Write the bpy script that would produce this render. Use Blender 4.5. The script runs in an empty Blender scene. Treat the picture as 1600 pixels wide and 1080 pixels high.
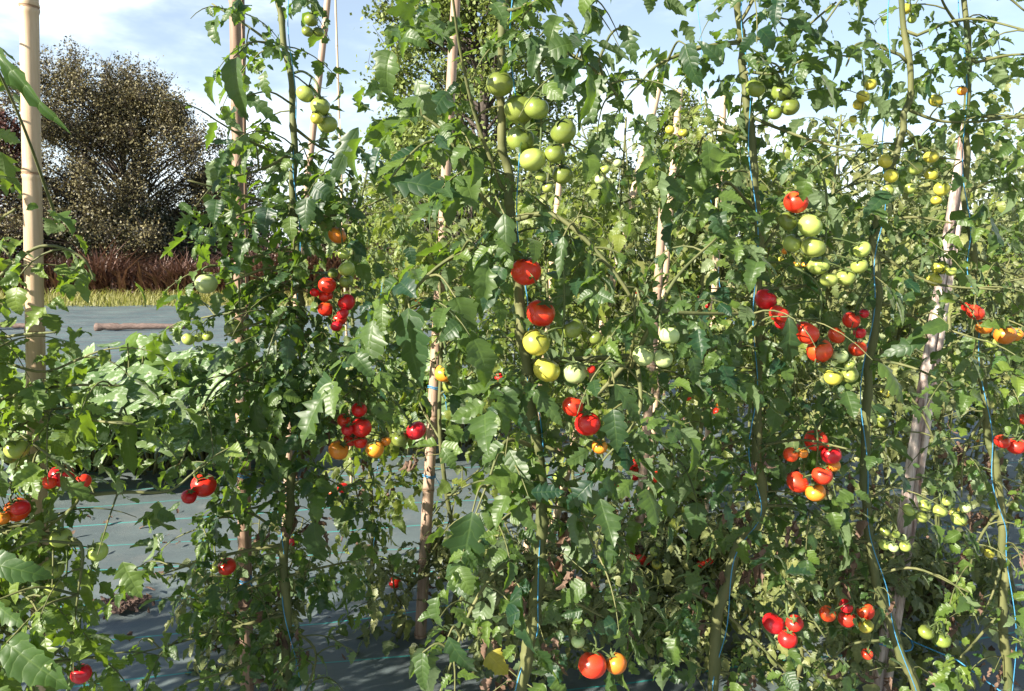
import bpy, math, random
import numpy as np
from mathutils import Vector, Matrix
R = math.radians
C = bpy.context.scene.collection
random.seed(7)
rng = np.random.default_rng(11)

# ------------------------------------------------------------------ camera, sky, sun, exposure
CAM_H, PITCH, FPX = 1.45, 7.0, 1200.0
cd = bpy.data.cameras.new("camera"); cam = bpy.data.objects.new("camera", cd); C.objects.link(cam)
cam.location = (0, 0, CAM_H); cam.rotation_euler = (R(90 - PITCH), 0, 0)
cd.sensor_width = 36; cd.lens = 36 * FPX / 1600; cd.clip_start = .02; cd.clip_end = 3000
bpy.context.scene.camera = cam

SUN_EL = 31
SUN_DIR = Vector((-.80, -.60, 0)).normalized() * math.cos(R(SUN_EL)) + Vector((0, 0, math.sin(R(SUN_EL))))
sl = bpy.data.lights.new("sun", 'SUN'); so = bpy.data.objects.new("sun", sl); C.objects.link(so)
sl.energy = 5.0; sl.angle = R(.6); sl.color = (1, .93, .80)
so.rotation_euler = SUN_DIR.to_track_quat('Z', 'Y').to_euler()

w = bpy.data.worlds.new("World"); bpy.context.scene.world = w; w.use_nodes = True
nt = w.node_tree; nt.nodes.clear()
N = nt.nodes.new; L = nt.links.new
out = N('ShaderNodeOutputWorld'); bg = N('ShaderNodeBackground'); sky = N('ShaderNodeTexSky')
sky.sky_type = 'NISHITA'; sky.sun_disc = False; sky.sun_elevation = R(SUN_EL)
sky.sun_rotation = math.atan2(SUN_DIR.x, SUN_DIR.y)
sky.air_density = 1.0; sky.dust_density = .6; sky.ozone_density = 1.2
tc = N('ShaderNodeTexCoord'); mp = N('ShaderNodeMapping'); mp.inputs['Scale'].default_value = (1, 1, 2.6)
mp.inputs['Location'].default_value = (.35, .1, .2)
L(tc.outputs['Generated'], mp.inputs['Vector'])
nz = N('ShaderNodeTexNoise'); nz.inputs['Scale'].default_value = 3.1; nz.inputs['Detail'].default_value = 6; nz.inputs['Roughness'].default_value = .56
L(mp.outputs[0], nz.inputs['Vector'])
rp = N('ShaderNodeMapRange'); rp.interpolation_type = 'SMOOTHSTEP'
rp.inputs['To Min'].default_value = .18; rp.inputs['From Min'].default_value = .44; rp.inputs['From Max'].default_value = .74
L(nz.outputs['Fac'], rp.inputs['Value'])
# more cloud towards the horizon
sx = N('ShaderNodeSeparateXYZ'); L(tc.outputs['Generated'], sx.inputs[0])
hz = N('ShaderNodeMapRange'); hz.inputs['From Min'].default_value = .0; hz.inputs['From Max'].default_value = .20
hz.inputs['To Min'].default_value = .8; hz.inputs['To Max'].default_value = 0
L(sx.outputs['Z'], hz.inputs['Value'])
mx = N('ShaderNodeMath'); mx.operation = 'MAXIMUM'; hi = N('ShaderNodeMapRange'); hi.interpolation_type = 'SMOOTHSTEP'      # the clouds lie low over the fields
hi.inputs['From Min'].default_value = .28; hi.inputs['From Max'].default_value = .55; hi.inputs['To Min'].default_value = 1; hi.inputs['To Max'].default_value = .04
L(sx.outputs['Z'], hi.inputs['Value'])
ml = N('ShaderNodeMath'); ml.operation = 'MULTIPLY'; L(rp.outputs[0], ml.inputs[0]); L(hi.outputs[0], ml.inputs[1]); L(ml.outputs[0], mx.inputs[0]); L(hz.outputs[0], mx.inputs[1])
mc = N('ShaderNodeMix'); mc.data_type = 'RGBA'
L(mx.outputs[0], mc.inputs['Factor']); L(sky.outputs[0], mc.inputs['A'])
mc.inputs['B'].default_value = (9.0, 9.9, 10.6, 1)
L(mc.outputs['Result'], bg.inputs['Color']); bg.inputs['Strength'].default_value = .056
L(bg.outputs[0], out.inputs['Surface'])
vs = bpy.context.scene.view_settings
vs.view_transform = 'Standard'; vs.look = 'None'; vs.gamma = 1; vs.exposure = 1.72; vs.use_curve_mapping = False
cy = bpy.context.scene.cycles
cy.max_bounces = 7; cy.diffuse_bounces = 3; cy.glossy_bounces = 2; cy.transmission_bounces = 4; cy.transparent_max_bounces = 4

# ------------------------------------------------------------------ photograph pixel + distance -> place in the garden
sp_, cp_ = math.sin(R(PITCH)), math.cos(R(PITCH))
def at(x, y, Y):
    rx, ry = (x - 800) / FPX, -(y - 540) / FPX
    d = np.array((rx, cp_ + ry * sp_, -sp_ + ry * cp_))
    return np.array((0, 0, CAM_H)) + d * (Y / d[1])
def proj(p):
    q = p - np.array((0, 0, CAM_H))
    f = q[1] * cp_ - q[2] * sp_; u = q[1] * sp_ + q[2] * cp_
    if f < .05: return (-9999, -9999)
    return (800 + FPX * q[0] / f, 540 - FPX * u / f)
def ground_y(y):      # distance at which the ground meets a pixel row
    ry = -(y - 540) / FPX
    return CAM_H * (cp_ + ry * sp_) / (sp_ - ry * cp_)

# ------------------------------------------------------------------ materials
def mat(name):
    m = bpy.data.materials.new(name); m.use_nodes = True
    t = m.node_tree; t.nodes.clear()
    return m, t, t.nodes.new, t.links.new
def mathn(n, l, op, a, b=None, c=None):
    x = n('ShaderNodeMath'); x.operation = op
    for i, v in enumerate((a, b, c)):
        if v is None: continue
        if isinstance(v, (int, float)): x.inputs[i].default_value = v
        else: l(v, x.inputs[i])
    return x.outputs[0]
def mixc(n, l, f, a, b):
    x = n('ShaderNodeMix'); x.data_type = 'RGBA'
    for k, v in (('Factor', f), ('A', a), ('B', b)):
        if isinstance(v, (int, float)): x.inputs[k].default_value = v
        elif isinstance(v, tuple): x.inputs[k].default_value = (*v, 1)
        else: l(v, x.inputs[k])
    return x.outputs['Result']
def noise(n, l, scale, detail=3, rough=.55, vec=None, coord='Object', stretch=None):
    if vec is None:
        t = n('ShaderNodeTexCoord'); vec = t.outputs[coord]
    if stretch:
        m = n('ShaderNodeMapping'); m.inputs['Scale'].default_value = stretch; l(vec, m.inputs['Vector']); vec = m.outputs[0]
    x = n('ShaderNodeTexNoise'); x.inputs['Scale'].default_value = scale; x.inputs['Detail'].default_value = detail
    x.inputs['Roughness'].default_value = rough; l(vec, x.inputs['Vector'])
    return x.outputs['Fac']
def ramp(n, l, f, a, b):
    x = n('ShaderNodeMapRange'); x.inputs['From Min'].default_value = a; x.inputs['From Max'].default_value = b
    l(f, x.inputs['Value']); return x.outputs[0]

def leaf_mat(name, deep, pale, under, thru, veins=7, mottle=None, rough=.44, trans=.33, vein_col=.14, sheen=.1):
    m, t, n, l = mat(name)
    at_ = n('ShaderNodeAttribute'); at_.attribute_name = 'luv'
    s = n('ShaderNodeSeparateXYZ'); l(at_.outputs['Vector'], s.inputs[0])
    u0, v, tint = s.outputs
    wob = noise(n, l, 28, 2)
    u = mathn(n, l, 'ADD', u0, mathn(n, l, 'ADD', mathn(n, l, 'MULTIPLY', mathn(n, l, 'SUBTRACT', wob, .5), .16), mathn(n, l, 'MULTIPLY', tint, .3)))
    av = mathn(n, l, 'ABSOLUTE', v)
    wave = mathn(n, l, 'ABSOLUTE', mathn(n, l, 'SINE', mathn(n, l, 'MULTIPLY', u, math.pi * veins)))
    quilt = mathn(n, l, 'POWER', wave, .5)
    rib = ramp(n, l, av, 0., .12)
    height = mathn(n, l, 'MULTIPLY', quilt, rib)
    ns = noise(n, l, 60, 3)
    base = mixc(n, l, tint, deep, pale)
    base = mixc(n, l, mathn(n, l, 'MULTIPLY', ns, .5), base, tuple(min(1, c * .45) for c in deep))
    vm = mathn(n, l, 'MULTIPLY', mathn(n, l, 'SUBTRACT', 1., ramp(n, l, height, .0, .5)), vein_col)
    base = mixc(n, l, vm, base, tuple(min(1, c * 1.9 + .02) for c in pale))
    if mottle:
        mm = ramp(n, l, noise(n, l, mottle[1], 4, .6), mottle[2], mottle[2] + .12)
        base = mixc(n, l, mm, base, mottle[0])
    geo = n('ShaderNodeNewGeometry')
    und = mixc(n, l, vm, under, tuple(min(1, c * 1.3) for c in under))
    col = mixc(n, l, geo.outputs['Backfacing'], base, und)
    b = n('ShaderNodeBump'); b.inputs['Strength'].default_value = .2; b.inputs['Distance'].default_value = .004
    l(mathn(n, l, 'ADD', height, mathn(n, l, 'MULTIPLY', ns, .5)), b.inputs['Height'])
    p = n('ShaderNodeBsdfPrincipled'); l(col, p.inputs['Base Color']); p.inputs['Roughness'].default_value = rough
    p.inputs['Specular IOR Level'].default_value = .45
    p.inputs['Sheen Weight'].default_value = sheen; p.inputs['Sheen Roughness'].default_value = .4
    l(b.outputs[0], p.inputs['Normal'])
    tr = n('ShaderNodeBsdfTranslucent'); l(mixc(n, l, .35, thru, base), tr.inputs['Color'])
    ms = n('ShaderNodeMixShader'); ms.inputs[0].default_value = trans
    l(p.outputs[0], ms.inputs[1]); l(tr.outputs[0], ms.inputs[2])
    o = n('ShaderNodeOutputMaterial'); l(ms.outputs[0], o.inputs[0])
    return m
def plain(name, a, b, scale=12, rough=.7, bump=.3, dist=.004, stretch=None, spec=.3, detail=5):
    m, t, n, l = mat(name)
    f = noise(n, l, scale, detail, .6, stretch=stretch)
    col = mixc(n, l, ramp(n, l, f, .3, .7), a, b)
    p = n('ShaderNodeBsdfPrincipled'); l(col, p.inputs['Base Color']); p.inputs['Roughness'].default_value = rough
    p.inputs['Specular IOR Level'].default_value = spec
    bb = n('ShaderNodeBump'); bb.inputs['Strength'].default_value = bump; bb.inputs['Distance'].default_value = dist
    l(f, bb.inputs['Height']); l(bb.outputs[0], p.inputs['Normal'])
    o = n('ShaderNodeOutputMaterial'); l(p.outputs[0], o.inputs[0])
    return m
def fruit_mat(name, body, shoulder, rough=.27, lo=.1, hi=1.0, blot=None):
    m, t, n, l = mat(name)
    tcd = n('ShaderNodeTexCoord'); s = n('ShaderNodeSeparateXYZ'); l(tcd.outputs['Object'], s.inputs[0])
    oi = n('ShaderNodeObjectInfo')
    ns = noise(n, l, 1.6, 3)
    z = mathn(n, l, 'ADD', s.outputs['Z'], mathn(n, l, 'MULTIPLY', mathn(n, l, 'SUBTRACT', ns, .5), .9))
    f = ramp(n, l, z, lo, hi)
    col = mixc(n, l, f, body, shoulder)
    fine = noise(n, l, 22, 2)
    col = mixc(n, l, mathn(n, l, 'MULTIPLY', fine, .22), col, tuple(min(1, c * 1.5 + .02) for c in body))
    hs = n('ShaderNodeHueSaturation'); l(col, hs.inputs['Color'])
    l(mathn(n, l, 'ADD', .494, mathn(n, l, 'MULTIPLY', oi.outputs['Random'], .012)), hs.inputs['Hue'])
    l(mathn(n, l, 'ADD', .85, mathn(n, l, 'MULTIPLY', oi.outputs['Random'], .3)), hs.inputs['Value'])
    p = n('ShaderNodeBsdfPrincipled'); l(hs.outputs[0], p.inputs['Base Color'])
    l(mathn(n, l, 'ADD', rough - .05, mathn(n, l, 'MULTIPLY', fine, .14)), p.inputs['Roughness'])
    p.inputs['Specular IOR Level'].default_value = .5
    o = n('ShaderNodeOutputMaterial'); l(p.outputs[0], o.inputs[0])
    return m

M = {}
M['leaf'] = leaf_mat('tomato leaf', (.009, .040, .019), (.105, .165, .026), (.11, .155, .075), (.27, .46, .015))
M['leaf_sun'] = leaf_mat('sunlit-toned tomato leaf', (.034, .086, .020), (.215, .250, .042), (.17, .21, .10), (.34, .48, .02))  # lit copy of the leaf: sunlight on the rows behind put into colour
M['leaf_mid'] = leaf_mat('half-sunlit tomato leaf', (.026, .078, .018), (.145, .205, .030), (.13, .18, .08), (.32, .50, .015))  # milder lit copy, some of the sunlight painted into its green
M['leaf_low'] = leaf_mat('older leaf in sunlit tone', (.075, .115, .040), (.25, .26, .085), (.22, .25, .13), (.28, .36, .06))  # pale yellowing leaf, brightened so the colour also carries sunlight
M['squash_leaf'] = leaf_mat('squash leaf', (.09, .17, .05), (.19, .27, .09), (.26, .31, .22), (.25, .42, .05), veins=5,
                            mottle=((.40, .46, .33), 26, .51), rough=.6)
M['dead_leaf'] = leaf_mat('withered leaf', (.09, .05, .032), (.17, .10, .06), (.16, .10, .07), (.2, .1, .04), trans=.12, rough=.85, sheen=.05)
M['yellow_leaf'] = leaf_mat('yellowed leaf', (.30, .27, .03), (.42, .36, .05), (.45, .38, .1), (.6, .45, .03))
M['stem'] = plain('tomato stem', (.060, .078, .026), (.155, .150, .060), 22, .65, .6, .003, (1, 1, .2))
M['truss'] = plain('truss stalk', (.045, .075, .022), (.11, .135, .045), 40, .6, .3, .002)
M['bamboo'] = plain('bamboo', (.40, .275, .17), (.56, .42, .29), 9, .5, .2, .002, (9, 9, .5), .35)
M['bamboo_old'] = plain('weathered bamboo', (.25, .155, .105), (.42, .30, .22), 12, .6, .35, .003, (9, 9, .6), .3)
M['bamboo_shade'] = plain('shade-darkened bamboo', (.17, .10, .065), (.31, .21, .15), 12, .6, .35, .003, (9, 9, .6), .3)  # darker copy of the cane colour, with its shade painted in
M['bamboo_node'] = plain('bamboo node', (.22, .13, .075), (.34, .22, .14), 30, .7)
M['twine'] = plain('blue twine', (.03, .17, .36), (.08, .32, .52), 300, .5, .6, .002)
M['bark'] = plain('bark', (.045, .035, .030), (.11, .09, .075), 10, .9, .8, .02, (2, 2, .6))
M['log'] = plain('log', (.06, .042, .036), (.19, .135, .115), 14, .9, .8, .01, (1, 6, 6))
M['soil'] = plain('soil', (.045, .028, .022), (.20, .13, .10), 40, .95, .9, .02)
M['tomato_red'] = fruit_mat('red tomato', (.60, .016, .011), (.62, .035, .012), hi=1.5)
M['tomato_scarlet'] = fruit_mat('scarlet tomato', (.64, .04, .010), (.62, .17, .02), lo=.3, hi=1.3)
M['tomato_orange'] = fruit_mat('orange tomato', (.66, .20, .018), (.52, .27, .03), lo=.2, hi=1.2)
M['tomato_yellow'] = fruit_mat('yellowing tomato', (.54, .46, .060), (.20, .24, .03), lo=-.15, hi=.85)
M['tomato_lime'] = fruit_mat('lime tomato', (.33, .39, .085), (.16, .21, .035), lo=.1, hi=1.0)
M['tomato_green'] = fruit_mat('green tomato', (.20, .245, .045), (.07, .10, .016), lo=-.1, hi=.8)
M['tomato_pale'] = fruit_mat('pale tomato', (.44, .52, .22), (.36, .45, .15), lo=.2, hi=1.2)

# weathered split wood
def wood_mat():
    m, t, n, l = mat('weathered split wood')
    f = noise(n, l, 5, 6, .65, stretch=(8, 8, .7)); g = noise(n, l, 3, 4)
    col = mixc(n, l, ramp(n, l, f, .35, .62), (.14, .075, .055), (.68, .56, .49))
    col = mixc(n, l, mathn(n, l, 'MULTIPLY', ramp(n, l, g, .55, .7), .6), col, (.2, .12, .10))
    p = n('ShaderNodeBsdfPrincipled'); l(col, p.inputs['Base Color']); p.inputs['Roughness'].default_value = .85
    b = n('ShaderNodeBump'); b.inputs['Strength'].default_value = .9; b.inputs['Distance'].default_value = .012
    l(f, b.inputs['Height']); l(b.outputs[0], p.inputs['Normal'])
    o = n('ShaderNodeOutputMaterial'); l(p.outputs[0], o.inputs[0]); return m
M['wood'] = wood_mat()

ROW = R(12)           # the rows and the membrane's lines run off at this angle
def membrane_mat():
    m, t, n, l = mat('woven weed membrane')
    tcd = n('ShaderNodeTexCoord'); mpp = n('ShaderNodeMapping'); mpp.vector_type = 'POINT'
    mpp.inputs['Rotation'].default_value = (0, 0, -ROW); l(tcd.outputs['Object'], mpp.inputs['Vector'])
    s = n('ShaderNodeSeparateXYZ'); l(mpp.outputs[0], s.inputs[0])
    wob = mathn(n, l, 'MULTIPLY', noise(n, l, .9, 2), .06)
    yy = mathn(n, l, 'ADD', s.outputs['Y'], wob)
    fr = mathn(n, l, 'FRACT', mathn(n, l, 'MULTIPLY', yy, 1 / .335))
    line = mathn(n, l, 'LESS_THAN', fr, .022)
    seam = mathn(n, l, 'LESS_THAN', mathn(n, l, 'ABSOLUTE', mathn(n, l, 'SUBTRACT', fr, .55)), .006)
    big = noise(n, l, 1.1, 4); dust = noise(n, l, 5, 5, .65)
    col = mixc(n, l, ramp(n, l, big, .35, .65), (.076, .096, .104), (.110, .138, .138))
    col = mixc(n, l, mathn(n, l, 'MULTIPLY', ramp(n, l, dust, .5, .75), .35), col, (.22, .21, .19))
    col = mixc(n, l, line, col, (.03, .33, .30))
    wv = n('ShaderNodeTexWave'); wv.inputs['Scale'].default_value = 120; l(mpp.outputs[0], wv.inputs['Vector'])
    col = mixc(n, l, mathn(n, l, 'MULTIPLY', wv.outputs['Fac'], .18), col, (.04, .045, .055))
    p = n('ShaderNodeBsdfPrincipled'); l(col, p.inputs['Base Color']); p.inputs['Roughness'].default_value = .5
    p.inputs['Specular IOR Level'].default_value = .5
    b = n('ShaderNodeBump'); b.inputs['Strength'].default_value = .45; b.inputs['Distance'].default_value = .03
    wr = noise(n, l, 3.0, 4, .5, vec=mpp.outputs[0], stretch=(.7, 2.2, 1))
    l(mathn(n, l, 'ADD', wr, mathn(n, l, 'MULTIPLY', wv.outputs['Fac'], .03)), b.inputs['Height']); l(b.outputs[0], p.inputs['Normal'])
    o = n('ShaderNodeOutputMaterial'); l(p.outputs[0], o.inputs[0]); return m
M['membrane'] = membrane_mat()
def field_mat():
    m, t, n, l = mat('dry grass field')
    f = noise(n, l, .35, 5, .65); g = noise(n, l, 6, 4)
    col = mixc(n, l, ramp(n, l, f, .35, .65), (.19, .20, .05), (.34, .27, .12))
    col = mixc(n, l, mathn(n, l, 'MULTIPLY', g, .4), col, (.10, .12, .03))
    p = n('ShaderNodeBsdfPrincipled'); l(col, p.inputs['Base Color']); p.inputs['Roughness'].default_value = .95
    o = n('ShaderNodeOutputMaterial'); l(p.outputs[0], o.inputs[0]); return m
M['field'] = field_mat()

# ------------------------------------------------------------------ mesh helpers
def make_mesh(name, V, F, mats, luv=None, midx=None, smooth=True):
    me = bpy.data.meshes.new(name)
    V = np.asarray(V, dtype=np.float32); nv = len(V)
    if isinstance(F, np.ndarray):
        nf, k = F.shape; loops = F.reshape(-1).astype(np.int32)
        starts = np.arange(nf, dtype=np.int32) * k; tot = np.full(nf, k, dtype=np.int32)
    else:
        loops = np.fromiter((i for f in F for i in f), dtype=np.int32)
        tot = np.fromiter((len(f) for f in F), dtype=np.int32); nf = len(F)
        starts = np.concatenate(([0], np.cumsum(tot)[:-1])).astype(np.int32)
    me.vertices.add(nv); me.vertices.foreach_set('co', V.reshape(-1))
    me.loops.add(len(loops)); me.loops.foreach_set('vertex_index', loops)
    me.polygons.add(nf); me.polygons.foreach_set('loop_start', starts); me.polygons.foreach_set('loop_total', tot)
    if midx is not None: me.polygons.foreach_set('material_index', np.asarray(midx, dtype=np.int32))
    me.polygons.foreach_set('use_smooth', np.full(nf, smooth, dtype=bool))
    if luv is not None:
        a = me.attributes.new('luv', 'FLOAT_VECTOR', 'POINT'); a.data.foreach_set('vector', np.asarray(luv, dtype=np.float32).reshape(-1))
    for x in (mats if isinstance(mats, (list, tuple)) else [mats]): me.materials.append(x)
    me.update(calc_edges=True); me.validate()
    return me
def link(name, data, parent=None, loc=(0, 0, 0)):
    o = bpy.data.objects.new(name, data); C.objects.link(o); o.location = loc
    if parent is not None: o.parent = parent
    return o
def tag(o, label=None, cat=None, group=None, kind=None):
    if label: o['label'] = label
    if cat: o['category'] = cat
    if group: o['group'] = group
    if kind: o['kind'] = kind
    return o
class Tubes:
    def __init__(s): s.V = []; s.F = []; s.n = 0
    def add(s, pts, rad, k=6, cap=True):
        P = np.asarray(pts, float); m = len(P)
        r = np.asarray(rad, float) if np.ndim(rad) else np.full(m, rad)
        T = np.gradient(P, axis=0); T /= np.linalg.norm(T, axis=1)[:, None] + 1e-9
        a = np.array((0, 0, 1.)) if abs(T[0][2]) < .9 else np.array((1., 0, 0))
        u = np.cross(T[0], a); u /= np.linalg.norm(u)
        ang = np.arange(k) * 2 * math.pi / k; ca, sa = np.cos(ang), np.sin(ang)
        base = s.n
        for i in range(m):
            u = u - T[i] * np.dot(u, T[i]); u /= np.linalg.norm(u) + 1e-9
            v = np.cross(T[i], u)
            s.V.append(P[i] + r[i] * (ca[:, None] * u + sa[:, None] * v))
        for i in range(m - 1):
            for j in range(k):
                j2 = (j + 1) % k
                s.F.append((base + i * k + j, base + i * k + j2, base + (i + 1) * k + j2, base + (i + 1) * k + j))
        if cap:
            s.F.append(tuple(base + j for j in range(k))[::-1]); s.F.append(tuple(base + (m - 1) * k + j for j in range(k)))
        s.n += m * k
    def raw(s, V, F):
        s.F += [tuple(i + s.n for i in f) for f in F]; s.V.append(np.asarray(V, float)); s.n += len(V)
    def mesh(s, name, m, off=None):
        V = np.concatenate(s.V)
        if off is not None: V = V - np.asarray(off)
        return make_mesh(name, V, s.F, m)
def nrm(v): return v / (np.linalg.norm(v) + 1e-9)
def smooth_path(pts, n=6):       # Catmull-Rom through the points
    P = [np.asarray(p, float) for p in pts]
    if len(P) < 3: return np.array([P[0] + (P[-1] - P[0]) * t for t in np.linspace(0, 1, n + 1)])
    Q = [2 * P[0] - P[1]] + P + [2 * P[-1] - P[-2]]; o = []
    for i in range(1, len(Q) - 2):
        for t in np.arange(n) / n:
            a, b, c, d = Q[i - 1], Q[i], Q[i + 1], Q[i + 2]
            o.append(.5 * (2 * b + (c - a) * t + (2 * a - 5 * b + 4 * c - d) * t * t + (3 * b - a - 3 * c + d) * t ** 3))
    o.append(P[-1]); return np.array(o)

# ------------------------------------------------------------------ leaflets
def template(edge, ncol):
    e = np.array(edge); U = np.maximum(0, e[:, 0] - .35 * e[:, 1]); U[-1] = 1
    cols = np.linspace(-1, 1, ncol); pts = []; luv = []
    for (ue, we), um in zip(edge, U):
        for c in cols:
            a = abs(c); pts.append((um + (ue - um) * a ** 1.3, c * we)); luv.append((um, c))
    nr = len(edge); F = []
    for i in range(nr - 1):
        for j in range(ncol - 1):
            a = i * ncol + j; F.append((a, a + ncol, a + ncol + 1, a + 1))
    return np.array(pts), np.array(luv), np.array(F)
E1 = [(0, .02), (.05, .16), (.12, .31), (.20, .41), (.27, .30), (.33, .36), (.42, .43), (.47, .28), (.54, .32), (.62, .34), (.66, .23), (.74, .25), (.79, .18), (.86, .13), (.90, .07), (1, .0)]
E2 = [(0, .02), (.03, .20), (.10, .36), (.20, .45), (.25, .38), (.34, .43), (.38, .37), (.48, .40), (.52, .32), (.62, .33), (.66, .26), (.75, .25), (.79, .18), (.87, .15), (.91, .08), (1, .0)]
E3 = [(0, .02), (.06, .12), (.15, .24), (.27, .36), (.31, .20), (.36, .25), (.48, .42), (.52, .24), (.58, .27), (.68, .31), (.71, .17), (.77, .19), (.83, .17), (.86, .10), (.92, .07), (1, .0)]
ER = [(0, .02), (.02, .2), (.1, .37), (.25, .46), (.42, .46), (.58, .42), (.72, .33), (.85, .2), (.94, .1), (1, 0)]
ES = [(0, .02), (-.08, .25), (.0, .5), (.18, .55), (.25, .48), (.36, .62), (.52, .58), (.56, .45), (.66, .5), (.8, .36), (.85, .28), (.95, .14), (1, 0)]
def thin(e): return [e[i] for i in (0, 2, 3, 4, 6, 7, 9, 12, 15)]
TPL = [template(E1, 5), template(E2, 5), template(E3, 5), template(ER, 5)]
TPL_MID = [template(thin(E1), 3), template(thin(E2), 3), template(thin(E3), 3), template(ER[::2] + [ER[-1]], 3)]
TPL_SQ = [template(ES, 5)]

class Leaves:
    def __init__(s, tpl): s.tpl = tpl; s.rows = [[] for _ in tpl]
    def add(s, O, D, Nn, L_, W_, bend=.6, fold=.2, ruf=.03, tint=.5, k=None):
        if k is None: k = random.randrange(3)
        k = min(k, len(s.tpl) - 1)
        s.rows[k].append((*O, *D, *Nn, L_, W_, bend, fold, ruf, tint, random.random() * 6.28))
    def count(s): return sum(map(len, s.rows))
    def mesh(s, name, m, off=(0, 0, 0)):
        Vs, Fs, Ls, n = [], [], [], 0
        for (pts, luv, F), rows in zip(s.tpl, s.rows):
            if not rows: continue
            A = np.array(rows); O, D, Nn = A[:, 0:3], A[:, 3:6], A[:, 6:9]
            Ln, W, B, fo, ru, ti, ph = (A[:, i][:, None] for i in range(9, 16))
            D = D / np.linalg.norm(D, axis=1)[:, None]
            Nn = Nn - D * (Nn * D).sum(1)[:, None]; Nn = Nn / (np.linalg.norm(Nn, axis=1)[:, None] + 1e-9)
            S = np.cross(Nn, D)
            u = pts[:, 0][None]; v = pts[:, 1][None]; av = np.abs(v)
            B = np.where(np.abs(B) < .05, .05, B)
            x = Ln * np.sin(B * u) / B; z = -Ln * (1 - np.cos(B * u)) / B
            sg = np.sign(v); y = W * v * (1 + .15 * np.sin(u * 10 + ph + 2.1 * sg) + .10 * np.sin(u * 21 + ph * 3 + sg * 1.7))
            z = z + W * (fo * av - .35 * fo * av * av * 4 * .6) + ru * Ln * np.sin(u * 15 + ph + np.sign(v) * 1.3) * av * 2 + ru * .8 * Ln * np.sin(v * 9 + ph * 2)
            y = y * (1 - .12 * np.abs(fo))
            P = O[:, None] + x[..., None] * D[:, None] + y[..., None] * S[:, None] + z[..., None] * Nn[:, None]
            k, nv = len(rows), len(pts)
            l3 = np.empty((k, nv, 3)); l3[:, :, 0] = luv[:, 0]; l3[:, :, 1] = luv[:, 1]; l3[:, :, 2] = ti
            Vs.append(P.reshape(-1, 3)); Ls.append(l3.reshape(-1, 3))
            Fs.append((F[None] + (np.arange(k) * nv)[:, None, None] + n).reshape(-1, 4)); n += k * nv
        return make_mesh(name, np.concatenate(Vs) - np.asarray(off), np.concatenate(Fs), m, np.concatenate(Ls))

# room the foliage leaves free: discs before fruit, and openings onto sky and membrane
DISCS = []                      # x, y, radius, distance
GAPS = []                       # x0, y0, x1, y1, distance up to which leaves thin out, how much
_DA = [None]
def blocked(O, D, L_):
    if _DA[0] is None or len(_DA[0]) != len(DISCS): _DA[0] = np.array(DISCS, float)
    A = _DA[0]
    for k in (.1, .5, .95):
        p = O + D * L_ * k; x, y = proj(p)
        rr = A[:, 2] * .95 + 2 + (.30 if k == .5 else .12) * L_ * FPX / max(p[1], .3)
        hit = (p[1] < A[:, 3]) & ((x - A[:, 0]) ** 2 + (y - A[:, 1]) ** 2 < rr * rr)
        if hit.any(): return random.random() < A[hit, 4].max()
        for (x0, y0, x1, y1, Y, q) in GAPS:
            if p[1] < Y and x0 < x < x1 and y0 < y < y1: return random.random() < q
    return False

UP = np.array((0, 0, 1.))
def compound(lv, tb, base, d0, length, droop=1.4, size=.08, carve=False, tint=.5, pairs=3, small=True, n0=None, rad=.0022):
    """A tomato leaf: stalk that arches over, pairs of lobed leaflets and one at its end."""
    P = [np.asarray(base, float)]; T = nrm(np.asarray(d0, float)); n = 7; Ts = [T]
    side_bend = random.uniform(-.35, .35); hor = nrm(np.cross(T, UP) + 1e-6)
    for i in range(n):
        T = nrm(T + (-UP * droop + hor * side_bend) / n); P.append(P[-1] + T * length / n); Ts.append(T)
    P = np.array(P); Ts = np.array(Ts)
    Nn = n0 if n0 is not None else nrm(UP - Ts[0] * np.dot(UP, Ts[0]) + np.array((0, 0, 1e-3)))
    if tb is not None and not (carve and blocked(P[3], P[-1] - P[3], .9) and random.random() < .8):
        tb.add(P, np.linspace(rad, rad * .35, n + 1), 5, False)
    frames = []
    for i in range(n + 1):
        Nn = nrm(Nn - Ts[i] * np.dot(Nn, Ts[i])); frames.append(Nn)
    def fr(s):
        f = s * n; i = min(int(f), n - 1); t = f - i
        return P[i] * (1 - t) + P[i + 1] * t, Ts[i], frames[i]
    def leaflet(s, sd, sz, ang, k=None):
        p, T, Nn = fr(s); S = np.cross(T, Nn)
        a = R(ang)
        D = nrm(T * math.cos(a) + S * sd * math.sin(a) - UP * random.uniform(.1, .55) + rng.normal(0, .16, 3))
        q = p + D * sz * .12
        if carve and blocked(q, D, sz): return
        Nl = Nn + rng.normal(0, .33, 3)
        lv.add(q, D, Nl, sz, sz * random.uniform(.58, .88), random.uniform(-.2, 1.7), random.uniform(-.15, .8), random.uniform(.015, .07),
               min(1, max(0, tint + random.gauss(0, .38))), k)
    for j in range(pairs):
        s = .34 + .52 * j / max(1, pairs - 1) if pairs > 1 else .6
        g = size * (1.0 if j else .78) * random.uniform(.8, 1.1)
        for sd in (-1, 1): leaflet(s + random.uniform(-.03, .03), sd, g * random.uniform(.85, 1.1), random.uniform(52, 78))
        if small:
            for sd in (-1, 1):
                if random.random() < .7: leaflet(s + .1, sd, size * random.uniform(.28, .42), random.uniform(60, 90), 3)
    leaflet(1., 0, size * random.uniform(1.1, 1.4), 0)

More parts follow.
